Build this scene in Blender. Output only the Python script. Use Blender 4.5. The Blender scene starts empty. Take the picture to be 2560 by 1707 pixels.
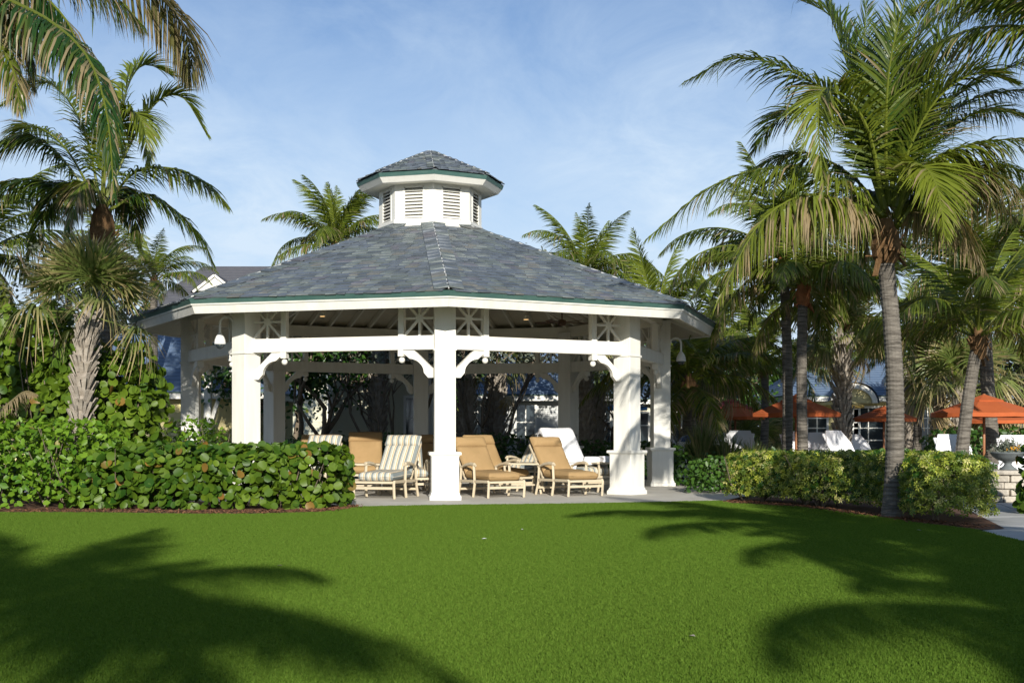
import bpy, bmesh, math, random
import numpy as np
from mathutils import Vector, Matrix
R = math.radians
sc = bpy.context.scene
col = sc.collection

# ------------------------------------------------------------------ camera
F, EYE, HOR = 3185.0, 1.44, 1076.0          # focal length in photo pixels, eye height, horizon row
cam_d = bpy.data.cameras.new("camera"); cam = bpy.data.objects.new("camera", cam_d); col.objects.link(cam)
cam.location = (0, 0, EYE); cam.rotation_euler = (R(90), 0, 0)
cam_d.sensor_width = 36; cam_d.lens = 36 * F / 2560; cam_d.shift_y = (HOR - 853.5) / 2560
cam_d.clip_start = .05; cam_d.clip_end = 3000
sc.camera = cam

# ------------------------------------------------------------------ sky, sun, exposure
SUN_EL, SUN_AZ = 19.0, 6.5                  # azimuth: from straight behind the camera towards +X
SUN_STR, SKY_STR, EXPOSURE = 5.0, .055, .40
sd = Vector((math.sin(R(SUN_AZ)) * math.cos(R(SUN_EL)), -math.cos(R(SUN_AZ)) * math.cos(R(SUN_EL)), math.sin(R(SUN_EL))))
world = bpy.data.worlds.new("World"); sc.world = world; world.use_nodes = True
nt = world.node_tree; nt.nodes.clear()
def wn(t, **kw):
    n = nt.nodes.new(t)
    for k, v in kw.items(): setattr(n, k, v)
    return n
sky = wn('ShaderNodeTexSky', sky_type='NISHITA', sun_disc=False, sun_elevation=R(SUN_EL), sun_rotation=R(180 - SUN_AZ),
         air_density=1.0, dust_density=.3, ozone_density=1.3)
tc = wn('ShaderNodeTexCoord'); sep = wn('ShaderNodeSeparateXYZ'); nt.links.new(tc.outputs['Generated'], sep.inputs[0])
zz = wn('ShaderNodeMath', operation='MAXIMUM'); nt.links.new(sep.outputs[2], zz.inputs[0]); zz.inputs[1].default_value = .0
za = wn('ShaderNodeMath', operation='ADD'); nt.links.new(zz.outputs[0], za.inputs[0]); za.inputs[1].default_value = .12
dx = wn('ShaderNodeMath', operation='DIVIDE'); dy = wn('ShaderNodeMath', operation='DIVIDE')
for d, i in ((dx, 0), (dy, 1)): nt.links.new(sep.outputs[i], d.inputs[0]); nt.links.new(za.outputs[0], d.inputs[1])
cmb = wn('ShaderNodeCombineXYZ'); nt.links.new(dx.outputs[0], cmb.inputs[0]); nt.links.new(dy.outputs[0], cmb.inputs[1])
mp = wn('ShaderNodeMapping'); mp.inputs['Scale'].default_value = (1.0, .55, 1); mp.inputs['Rotation'].default_value = (0, 0, R(-24))
mp.inputs['Location'].default_value = (.35, 1.7, 0)
nt.links.new(cmb.outputs[0], mp.inputs[0])
n1 = wn('ShaderNodeTexNoise'); n1.inputs['Scale'].default_value = .75; n1.inputs['Detail'].default_value = 3; n1.inputs['Roughness'].default_value = .5
n2 = wn('ShaderNodeTexNoise'); n2.inputs['Scale'].default_value = 3.4; n2.inputs['Detail'].default_value = 9; n2.inputs['Roughness'].default_value = .66; n2.inputs['Distortion'].default_value = .5
nt.links.new(mp.outputs[0], n1.inputs['Vector']); nt.links.new(mp.outputs[0], n2.inputs['Vector'])
r1 = wn('ShaderNodeMapRange'); r1.inputs['From Min'].default_value = .33; r1.inputs['From Max'].default_value = .66
r2 = wn('ShaderNodeMapRange'); r2.inputs['From Min'].default_value = .33; r2.inputs['From Max'].default_value = .78
nt.links.new(n1.outputs['Fac'], r1.inputs['Value']); nt.links.new(n2.outputs['Fac'], r2.inputs['Value'])
mu = wn('ShaderNodeMath', operation='MULTIPLY'); nt.links.new(r1.outputs[0], mu.inputs[0]); nt.links.new(r2.outputs[0], mu.inputs[1])
# thin veil of haze towards the horizon plus cirrus
vz = wn('ShaderNodeMapRange'); vz.inputs['From Min'].default_value = .10; vz.inputs['From Max'].default_value = .37
vz.inputs['To Min'].default_value = .80; vz.inputs['To Max'].default_value = .0; nt.links.new(zz.outputs[0], vz.inputs['Value'])
mu2 = wn('ShaderNodeMath', operation='MULTIPLY_ADD'); nt.links.new(mu.outputs[0], mu2.inputs[0]); mu2.inputs[1].default_value = .80; nt.links.new(vz.outputs[0], mu2.inputs[2]); mu2.use_clamp = True
mixc = wn('ShaderNodeMix', data_type='RGBA'); nt.links.new(mu2.outputs[0], mixc.inputs['Factor'])
CLOUD = (9.4, 11.4, 13.6, 1)
tint = wn('ShaderNodeMix', data_type='RGBA', blend_type='MULTIPLY'); tint.inputs['Factor'].default_value = 1
SKYTINT = (.80, 1.12, 1.55, 1)
tint.inputs['B'].default_value = SKYTINT; nt.links.new(sky.outputs[0], tint.inputs['A'])
nt.links.new(tint.outputs['Result'], mixc.inputs['A']); mixc.inputs['B'].default_value = CLOUD
bg = wn('ShaderNodeBackground'); bg.inputs['Strength'].default_value = SKY_STR
nt.links.new(mixc.outputs['Result'], bg.inputs['Color'])
wo = wn('ShaderNodeOutputWorld'); nt.links.new(bg.outputs[0], wo.inputs[0])
sun_d = bpy.data.lights.new("sun", 'SUN'); sun = bpy.data.objects.new("sun", sun_d); col.objects.link(sun)
sun_d.energy = SUN_STR; sun_d.angle = R(.53); sun_d.color = (1.0, .95, .86)
sun.location = sd * 60; sun.rotation_euler = (-sd).to_track_quat('-Z', 'Y').to_euler()
vs = sc.view_settings; vs.view_transform = 'Standard'; vs.look = 'None'; vs.exposure = EXPOSURE; vs.gamma = 1; vs.use_curve_mapping = False
sc.render.engine = 'CYCLES'
cy = sc.cycles; cy.use_denoising = True; cy.max_bounces = 7; cy.diffuse_bounces = 4; cy.glossy_bounces = 2; cy.transmission_bounces = 4; cy.transparent_max_bounces = 4

# ------------------------------------------------------------------ helpers
def P(px, py, Y): return Vector(((px - 1280) / F * Y, Y, EYE + (HOR - py) / F * Y))   # photo pixel + distance -> place
def G(px, py):
    Y = F * EYE / (py - HOR); return Vector(((px - 1280) / F * Y, Y, 0))
def tag(o, label=None, cat=None, group=None, kind=None):
    if label: o['label'] = label
    if cat: o['category'] = cat
    if group: o['group'] = group
    if kind: o['kind'] = kind
    return o
def empty(name, loc=(0, 0, 0), rz=0, parent=None):
    o = bpy.data.objects.new(name, None); o.empty_display_size = .2; col.objects.link(o)
    o.location = loc; o.rotation_euler = (0, 0, rz); o.parent = parent
    return o
def place(name, me, parent=None, loc=(0, 0, 0), rot=(0, 0, 0), scale=(1, 1, 1)):
    o = bpy.data.objects.new(name, me); col.objects.link(o); o.parent = parent
    o.location = loc; o.rotation_euler = rot; o.scale = scale
    return o
def copy_tree(o, parent=None):
    c = o.copy(); col.objects.link(c); c.parent = parent
    for ch in list(o.children): copy_tree(ch, c)
    return c

class MB:
    """collects pieces of ONE mesh"""
    def __init__(s): s.v = []; s.f = []; s.mi = []; s.t = []; s.d = []; s.n = 0
    def add(s, v, f, mi=0, tone=.5, dry=0.):
        v = np.asarray(v, float).reshape(-1, 3)
        f = [tuple(int(i) + s.n for i in q) for q in f]
        s.v.append(v); s.f += f; s.mi += [mi] * len(f)
        s.t.append(np.broadcast_to(np.asarray(tone, float), (len(v),))); s.d.append(np.broadcast_to(np.asarray(dry, float), (len(v),)))
        s.n += len(v); return s
    def box(s, lo, hi, M=None, mi=0, tone=.5):
        (x0, y0, z0), (x1, y1, z1) = lo, hi
        v = [(x0, y0, z0), (x1, y0, z0), (x1, y1, z0), (x0, y1, z0), (x0, y0, z1), (x1, y0, z1), (x1, y1, z1), (x0, y1, z1)]
        if M is not None: v = [tuple(M @ Vector(p)) for p in v]
        return s.add(v, [(0, 3, 2, 1), (4, 5, 6, 7), (0, 1, 5, 4), (1, 2, 6, 5), (2, 3, 7, 6), (3, 0, 4, 7)], mi, tone)
    def beam(s, a, b, w, h, up=(0, 0, 1), mi=0, tone=.5):
        a, b = Vector(a), Vector(b); d = b - a; L = d.length; y = d / L; x = y.cross(Vector(up)).normalized(); z = x.cross(y)
        M = Matrix.Translation(a) @ Matrix((x, y, z)).transposed().to_4x4()
        return s.box((-w / 2, 0, -h / 2), (w / 2, L, h / 2), M, mi, tone)
    def prism(s, poly, z0, z1, M=None, mi=0, tone=.5):
        n = len(poly); v = [(p[0], p[1], z0) for p in poly] + [(p[0], p[1], z1) for p in poly]
        if M is not None: v = [tuple(M @ Vector(p)) for p in v]
        f = [tuple(range(n - 1, -1, -1)), tuple(range(n, 2 * n))] + [(i, (i + 1) % n, n + (i + 1) % n, n + i) for i in range(n)]
        return s.add(v, f, mi, tone)
    def tube(s, pts, rad, sides=6, mi=0, tone=.5, dry=0., cap=True):
        pts = [Vector(p) for p in pts]; n = len(pts); vv = []
        rad = [rad] * n if np.isscalar(rad) else rad
        ref = Vector((0, 1, 0))
        for i, p in enumerate(pts):
            t = (pts[min(i + 1, n - 1)] - pts[max(i - 1, 0)]).normalized()
            rr = ref if abs(t.dot(ref)) < .95 else Vector((1, 0, 0))
            x = t.cross(rr).normalized(); y = x.cross(t)
            for k in range(sides):
                a = 2 * math.pi * k / sides; vv.append(tuple(p + (x * math.cos(a) + y * math.sin(a)) * rad[i]))
        f = [(i * sides + k, i * sides + (k + 1) % sides, (i + 1) * sides + (k + 1) % sides, (i + 1) * sides + k) for i in range(n - 1) for k in range(sides)]
        if cap: f += [tuple(range(sides - 1, -1, -1)), tuple(range((n - 1) * sides, n * sides))]
        return s.add(vv, f, mi, tone, dry)
    def lathe(s, prof, sides=16, c=(0, 0, 0), mi=0, tone=.5, rot=0., M=None):
        vv = []
        for r, z in prof:
            for k in range(sides):
                a = 2 * math.pi * k / sides + rot; vv.append((c[0] + r * math.cos(a), c[1] + r * math.sin(a), c[2] + z))
        if M is not None: vv = [tuple(M @ Vector(p)) for p in vv]
        n = len(prof)
        f = [(i * sides + k, i * sides + (k + 1) % sides, (i + 1) * sides + (k + 1) % sides, (i + 1) * sides + k) for i in range(n - 1) for k in range(sides)]
        f += [tuple(range(sides - 1, -1, -1)), tuple(range((n - 1) * sides, n * sides))]
        return s.add(vv, f, mi, tone)
    def mesh(s, name, mats, smooth=False, bevel=0.):
        me = bpy.data.meshes.new(name)
        if not s.v: return me
        V = np.concatenate(s.v)
        cnt = np.fromiter((len(q) for q in s.f), int, len(s.f)); loops = np.fromiter((i for q in s.f for i in q), int)
        me.vertices.add(len(V)); me.vertices.foreach_set('co', V.ravel().astype(np.float32))
        me.loops.add(len(loops)); me.loops.foreach_set('vertex_index', loops.astype(np.int32))
        me.polygons.add(len(cnt)); st = np.concatenate(([0], np.cumsum(cnt)[:-1]))
        me.polygons.foreach_set('loop_start', st.astype(np.int32)); me.polygons.foreach_set('loop_total', cnt.astype(np.int32))
        for m in (mats if isinstance(mats, (list, tuple)) else [mats]): me.materials.append(m)
        me.polygons.foreach_set('material_index', np.array(s.mi, np.int32))
        me.polygons.foreach_set('use_smooth', np.full(len(cnt), smooth))
        me.attributes.new('tone', 'FLOAT', 'POINT').data.foreach_set('value', np.concatenate(s.t).astype(np.float32))
        me.attributes.new('dry', 'FLOAT', 'POINT').data.foreach_set('value', np.concatenate(s.d).astype(np.float32))
        me.update(calc_edges=True); me.validate()
        if bevel:
            bm = bmesh.new(); bm.from_mesh(me); bmesh.ops.remove_doubles(bm, verts=bm.verts, dist=1e-5)
            bmesh.ops.bevel(bm, geom=[e for e in bm.edges if len(e.link_faces) == 2 and e.calc_face_angle(0) > .5], offset=bevel, segments=1, affect='EDGES', profile=.5)
            bm.to_mesh(me); bm.free()
        return me
    def obj(s, name, mats, parent=None, smooth=False, bevel=0., loc=(0, 0, 0), rot=(0, 0, 0)):
        return place(name, s.mesh(name, mats, smooth, bevel), parent, loc, rot)

# ------------------------------------------------------------------ materials
def mat(name, c, rough=.6, c2=None, scale=6., bump=0., bscale=60., spec=.4, detail=5, stretch=(1, 1, 1), coord='Object', metal=0.):
    m = bpy.data.materials.new(name); m.use_nodes = True; n = m.node_tree; b = n.nodes['Principled BSDF']
    b.inputs['Roughness'].default_value = rough; b.inputs['Specular IOR Level'].default_value = spec; b.inputs['Metallic'].default_value = metal
    b.inputs['Base Color'].default_value = (*c, 1)
    if c2 or bump:
        t = n.nodes.new('ShaderNodeTexCoord'); mp = n.nodes.new('ShaderNodeMapping'); n.links.new(t.outputs[coord], mp.inputs[0]); mp.inputs['Scale'].default_value = stretch
    if c2:
        z = n.nodes.new('ShaderNodeTexNoise'); z.inputs['Scale'].default_value = scale; z.inputs['Detail'].default_value = detail; z.inputs['Roughness'].default_value = .65
        n.links.new(mp.outputs[0], z.inputs['Vector'])
        rp = n.nodes.new('ShaderNodeMapRange'); rp.inputs['From Min'].default_value = .3; rp.inputs['From Max'].default_value = .7; n.links.new(z.outputs['Fac'], rp.inputs['Value'])
        mx = n.nodes.new('ShaderNodeMix'); mx.data_type = 'RGBA'; mx.inputs['A'].default_value = (*c, 1); mx.inputs['B'].default_value = (*c2, 1)
        n.links.new(rp.outputs[0], mx.inputs['Factor']); n.links.new(mx.outputs['Result'], b.inputs['Base Color'])
    if bump:
        z2 = n.nodes.new('ShaderNodeTexNoise'); z2.inputs['Scale'].default_value = bscale; z2.inputs['Detail'].default_value = 6; n.links.new(mp.outputs[0], z2.inputs['Vector'])
        bp = n.nodes.new('ShaderNodeBump'); bp.inputs['Strength'].default_value = bump; bp.inputs['Distance'].default_value = .02
        n.links.new(z2.outputs['Fac'], bp.inputs['Height']); n.links.new(bp.outputs[0], b.inputs['Normal'])
    return m
def leafmat(name, ca, cb, cdry, transl=.3, rough=.42, spec=.35, objrand=0., dryrand=0.):
    """colour from the tone and dryness stored in the mesh; light shines through"""
    m = bpy.data.materials.new(name); m.use_nodes = True; n = m.node_tree; b = n.nodes['Principled BSDF']; L = n.links.new
    a1 = n.nodes.new('ShaderNodeAttribute'); a1.attribute_name = 'tone'; a2 = n.nodes.new('ShaderNodeAttribute'); a2.attribute_name = 'dry'
    tone, dry = a1.outputs['Fac'], a2.outputs['Fac']
    if objrand:
        oi = n.nodes.new('ShaderNodeObjectInfo'); q = n.nodes.new('ShaderNodeMath'); q.operation = 'MULTIPLY_ADD'
        L(oi.outputs['Random'], q.inputs[0]); q.inputs[1].default_value = objrand; L(tone, q.inputs[2]); tone = q.outputs[0]
    m1 = n.nodes.new('ShaderNodeMix'); m1.data_type = 'RGBA'; m1.inputs['A'].default_value = (*ca, 1); m1.inputs['B'].default_value = (*cb, 1); L(tone, m1.inputs['Factor'])
    m2 = n.nodes.new('ShaderNodeMix'); m2.data_type = 'RGBA'; m2.inputs['B'].default_value = (*cdry, 1); L(m1.outputs['Result'], m2.inputs['A']); L(dry, m2.inputs['Factor'])
    L(m2.outputs['Result'], b.inputs['Base Color']); b.inputs['Roughness'].default_value = rough; b.inputs['Specular IOR Level'].default_value = spec
    tr = n.nodes.new('ShaderNodeBsdfTranslucent'); sc_ = n.nodes.new('ShaderNodeMix'); sc_.data_type = 'RGBA'; sc_.blend_type = 'MULTIPLY'; sc_.inputs['Factor'].default_value = 1
    L(m2.outputs['Result'], sc_.inputs['A']); sc_.inputs['B'].default_value = (1.25, 1.2, .6, 1); L(sc_.outputs['Result'], tr.inputs['Color'])
    ms = n.nodes.new('ShaderNodeMixShader'); ms.inputs[0].default_value = transl; L(b.outputs[0], ms.inputs[1]); L(tr.outputs[0], ms.inputs[2])
    L(ms.outputs[0], n.nodes['Material Output'].inputs['Surface'])
    return m
M = {}
M['white'] = mat('white_paint', (.76, .745, .685), .5, (.66, .64, .57), 4.5, .05, 90, stretch=(1, 1, .16))
M['cream'] = mat('cream_paint', (.76, .73, .63), .55, (.70, .67, .57), 2.0, .04, 70)
M['ceiling'] = mat('ceiling_boards', (.62, .57, .45), .6, (.55, .50, .39), 3, .05, 60)
M['copper'] = mat('green_copper', (.04, .098, .085), .5, (.075, .14, .122), 2.5, .1, 40, stretch=(1, 1, 3))
M['slates'] = [mat('slate_%s' % nm, c, .55, tuple(x * .72 for x in c), 9, .25, 45, .45) for nm, c in
    (('blue', (.125, .148, .175)), ('green', (.140, .165, .165)), ('dark', (.098, .116, .132)), ('pale', (.172, .195, .192)), ('tan', (.160, .163, .152)), ('purple', (.130, .134, .156)))]
M['mortar'] = mat('mortar', (.60, .60, .58), .8)
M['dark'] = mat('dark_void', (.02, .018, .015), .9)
M['deck'] = mat('roof_underlay', (.16, .18, .19), .8)
M['concrete'] = mat('pale_concrete', (.54, .515, .455), .85, (.42, .395, .34), 1.1, .15, 60)
M['paver'] = mat('grey_paver', (.42, .42, .41), .8, (.35, .35, .34), 2.0, .2, 50)
M['soil'] = mat('soil', (.055, .045, .028), .95, (.035, .04, .02), .7, .3, 8)
M['mulch'] = mat('mulch', (.16, .075, .04), .9, (.07, .035, .02), 14, .6, 30)
M['lawn'] = mat('lawn_turf', (.056, .120, .010), .9, (.044, .098, .008), .5, .4, 130, .1)
M['grass'] = leafmat('grass_blade', (.078, .150, .015), (.136, .212, .029), (.16, .17, .04), .32, .75, .08)
M['frame'] = mat('beige_metal', (.52, .44, .31), .4)
M['tan'] = mat('tan_cushion', (.35, .23, .11), .85, (.31, .205, .095), 5, .15, 30, .15)
M['towel'] = mat('white_towel', (.78, .78, .79), .95, None, 1, .5, 60, .1)
M['blackbrown'] = mat('fan_wood', (.10, .055, .03), .5)
M['glass'] = mat('window_glass', (.03, .04, .045), .08, spec=.8)
M['stone'] = mat('coral_stone', (.52, .47, .39), .9, (.36, .32, .26), 9, .9, 14)
M['urn'] = mat('grey_stone', (.10, .115, .12), .75, (.14, .155, .155), 5, .2, 30)
M['orange'] = mat('orange_canvas', (.45, .105, .028), .85, (.40, .09, .024), 3)
M['red'] = mat('red_canvas', (.36, .045, .045), .85)
M['bluecanvas'] = mat('blue_canvas', (.08, .25, .50), .85)
M['yellow'] = mat('yellow_canvas', (.60, .42, .12), .85)
M['pole'] = mat('umbrella_pole', (.30, .13, .06), .5)
M['blue'] = mat('blue_plastic', (.02, .06, .28), .4)
M['pottery'] = mat('white_plastic', (.75, .75, .73), .35)
M['siding'] = mat('pale_siding', (.55, .53, .40), .7, (.50, .48, .36), 1.5)
M['greysiding'] = mat('grey_siding', (.52, .53, .52), .7, (.47, .48, .47), 1.5)
M['yellowwall'] = mat('yellow_wall', (.62, .54, .27), .75, (.57, .49, .24), 1.5)
M['shingle'] = mat('blue_shingle', (.085, .135, .22), .7, (.13, .18, .26), 3, .8, 22, stretch=(1, 1, 5))
M['greyshingle'] = mat('grey_shingle', (.105, .105, .115), .8, (.075, .075, .085), 3, .8, 22, stretch=(1, 1, 5))
M['bark'] = mat('palm_bark', (.24, .215, .18), .9, (.055, .047, .038), 3.5, .9, 16, .2, stretch=(1, 1, 9))
M['boot'] = mat('palm_boot', (.40, .355, .30), .9, (.21, .175, .135), 7, .6, 25, .2)
M['fibre'] = mat('palm_fibre', (.20, .12, .06), .95, (.10, .055, .025), 9, .8, 30, .1)
M['orangefibre'] = mat('orange_husk', (.36, .14, .06), .95, (.18, .08, .04), 9, .8, 30, .1)
M['wood'] = mat('branch_bark', (.20, .16, .115), .9, (.12, .095, .07), 8, .6, 25, .2)
M['palm'] = leafmat('palm_leaf', (.020, .062, .010), (.185, .225, .025), (.34, .26, .15), .42, .36, .4, objrand=.0)
M['palmdry'] = leafmat('palm_leaf_ageing', (.045, .06, .02), (.17, .16, .05), (.27, .21, .12), .3, .5, .3)
M['fan'] = leafmat('fan_leaf', (.045, .09, .02), (.20, .25, .06), (.40, .30, .16), .25, .42, .4)
M['grape'] = leafmat('sea_grape_leaf', (.022, .070, .006), (.130, .200, .016), (.25, .13, .03), .28, .45, .3)
M['clusia'] = leafmat('small_leaf', (.035, .115, .008), (.165, .28, .020), (.25, .2, .05), .3, .45, .3)
M['varieg'] = leafmat('variegated_leaf', (.022, .080, .006), (.52, .55, .075), (.60, .55, .20), .25, .4, .4)
M['green'] = leafmat('green_leaf', (.020, .065, .008), (.075, .15, .020), (.2, .2, .05), .25, .4, .4)
M['silver'] = leafmat('silvery_leaf', (.055, .070, .045), (.185, .205, .155), (.28, .25, .16), .2, .5, .3)
M['reed'] = leafmat('reed_blade', (.05, .085, .02), (.15, .18, .06), (.35, .28, .15), .25, .5, .3)
def stripe_mat():
    m = bpy.data.materials.new('striped_cushion'); m.use_nodes = True; n = m.node_tree; b = n.nodes['Principled BSDF']; b.inputs['Roughness'].default_value = .85
    t = n.nodes.new('ShaderNodeTexCoord'); s = n.nodes.new('ShaderNodeSeparateXYZ'); n.links.new(t.outputs['Object'], s.inputs[0])
    q = n.nodes.new('ShaderNodeMath'); q.operation = 'MULTIPLY_ADD'; q.inputs[1].default_value = 6.8; q.inputs[2].default_value = 20.1; n.links.new(s.outputs[0], q.inputs[0])
    fr = n.nodes.new('ShaderNodeMath'); fr.operation = 'FRACT'; n.links.new(q.outputs[0], fr.inputs[0])
    cr = n.nodes.new('ShaderNodeValToRGB'); e = cr.color_ramp; e.interpolation = 'CONSTANT'
    cols = [(0, (.58, .545, .455)), (.22, (.46, .31, .13)), (.34, (.58, .545, .455)), (.46, (.15, .13, .09)), (.53, (.21, .24, .24)), (.80, (.58, .545, .455)), (.90, (.17, .16, .12)), (.96, (.58, .545, .455))]
    e.elements[0].position = 0; e.elements[0].color = (*cols[0][1], 1)
    e.elements[1].position = cols[1][0]; e.elements[1].color = (*cols[1][1], 1)
    for p_, c_ in cols[2:]:
        k = e.elements.new(p_); k.color = (*c_, 1)
    n.links.new(fr.outputs[0], cr.inputs[0]); n.links.new(cr.outputs[0], b.inputs['Base Color'])
    return m
M['stripe'] = stripe_mat()
def glow(name, c, s):
    m = bpy.data.materials.new(name); m.use_nodes = True; b = m.node_tree.nodes['Principled BSDF']
    b.inputs['Base Color'].default_value = (*c, 1); b.inputs['Emission Color'].default_value = (*c, 1); b.inputs['Emission Strength'].default_value = s
    return m
M['lamp'] = glow('warm_lamp', (1.0, .62, .25), 1.6)

# ------------------------------------------------------------------ ground, lawn, patio, paths
def sheet(name, poly, z, m, kind='structure', thick=0.):
    mb = MB(); n = len(poly)
    if thick: mb.prism([(p[0], p[1]) for p in poly], z - thick, z)
    else: mb.add([(p[0], p[1], z) for p in poly], [tuple(range(n))])
    o = mb.obj(name, m); return tag(o, kind=kind)
sheet('ground', [(-900, -300), (900, -300), (900, 1500), (-900, 1500)], -.05, M['soil'])
lawn_edge = [(-8.9, 22.3), (-7.3, 22.25), (-5.6, 21.9), (-4.4, 21.9), (-3.35, 22.4), (-2.95, 24.0), (-1.5, 24.45), (0, 24.75), (1.3, 25.0), (2.5, 25.35), (3.5, 25.75), (4.25, 26.0),
             (4.32, 25.2), (5.4, 24.0), (6.1, 21.2), (6.35, 19.6), (6.72, 18.5), (6.62, 16.4), (6.7, 13), (7.4, 8), (8.5, 2)]
LAWN = [(-16, 2), (-16, 22.2)] + lawn_edge
sheet('lawn', LAWN, 0.0, M['lawn'])
sheet('patio', [(-13, 26), (-9, 23.6), (-5.5, 23.2), (-3.0, 23.9)] + lawn_edge[6:12] + [(5.2, 28.3), (5.6, 31), (5.0, 36), (2, 40.5), (-3, 41), (-9, 38), (-12, 32)], -.004, M['concrete'])
sheet('mulch_bed', [(-16, 22.1), (-8.9, 22.2), (-7.3, 22.15), (-5.6, 21.8), (-4.4, 21.8), (-3.3, 22.3), (-2.9, 24.1), (-4, 25.3), (-9, 26.5), (-16, 27)], .006, M['mulch'])
sheet('hedge_bed', [(4.2, 26.05), (4.25, 25.1), (5.3, 23.9), (6.0, 21.1), (6.25, 19.5), (6.7, 18.4), (7.25, 18.75), (7.9, 21.5), (8.2, 23.5), (7, 26.5), (5.5, 27.6)], .005, M['mulch'])
sheet('pool_deck', [(4.5, 36.5), (9, 31), (30, 29), (40, 60), (4, 60)], -.02, M['concrete'])
# right-hand path, built of big slabs laid with open joints
path = empty('path'); tag(path, kind='structure')
def lerp(a, b, t): return tuple(a[i] + (b[i] - a[i]) * t for i in range(2))
PL = [(7.4, 8), (6.70, 13), (6.62, 16.4), (6.78, 18.4), (7.55, 20.2), (8.15, 22.5), (8.7, 25.0), (8.6, 27.5)]
PR = [(10.5, 8), (9.6, 13), (9.2, 16.4), (9.4, 18.6), (10.2, 20.4), (10.9, 23), (11.4, 25.2), (11.8, 27.5)]
random.seed(2)
for i in range(len(PL) - 1):
    rows = 2 if i else 4
    for r_ in range(rows):
        t0, t1 = r_ / rows + .006, (r_ + 1) / rows - .006
        for c_ in range(3):
            u0, u1 = c_ / 3 + .006, (c_ + 1) / 3 - .006
            q = [lerp(lerp(PL[i], PL[i + 1], t), lerp(PR[i], PR[i + 1], t), u) for t, u in ((t0, u0), (t0, u1), (t1, u1), (t1, u0))]
            MB().prism(q, -.04, -.006 + random.uniform(-.002, .002)).obj('paving_slab', M['paver'], path)
sheet('path_joints', PL + PR[::-1], -.022, M['mulch'])
# ------------------------------------------------------------------ gazebo
RAD = 6.0; TH = 6.47
CX, CY = 32.68 * math.sin(-.0639), 32.68 * math.cos(-.0639)
gz = empty('gazebo', (CX, CY, 0)); tag(gz, 'large white octagonal gazebo with slate roof and louvred cupola on the patio', 'gazebo')
def pol(r, deg, z=0.): a = R(deg); return Vector((r * math.sin(a), -r * math.cos(a), z))
A = [TH + 45 * k for k in range(8)]
def ring(objs):                             # repeats a set of parts round the other seven sides
    for k in range(1, 8):
        for o in objs:
            c = copy_tree(o, gz); c.rotation_euler.z = o.rotation_euler.z + R(45 * k)
            c.location = Matrix.Rotation(R(45 * k), 3, 'Z') @ o.location
# column, local +Y inwards
def column():
    w = .22
    m = MB(); m.box((-w, -w, .9), (w, w, 4.30))
    c = m.obj('column', M['white'], gz, loc=pol(RAD, TH), rot=(0, 0, R(TH)), bevel=.008)
    m = MB(); p = .285; m.box((-p, -p, .13), (p, p, .93)); m.obj('pedestal', M['white'], c, bevel=.008)
    m = MB(); m.lathe([(.44, .0), (.462, .0), (.462, .085), (.43, .10), (.412, .15), (.38, .15)], 4, rot=R(45)); m.obj('base_moulding', M['white'], c)
    m = MB(); m.lathe([(.38, .90), (.415, .905), (.425, .93), (.468, .935), (.468, .985), (.455, .995), (.28, 1.0)], 4, rot=R(45)); m.obj('pedestal_cap', M['white'], c)
    m = MB(); m.box((-w - .022, -w - .022, 3.105), (w + .022, w + .022, 3.135)); m.obj('collar', M['white'], c)
    return c
parts = [column()]
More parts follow.
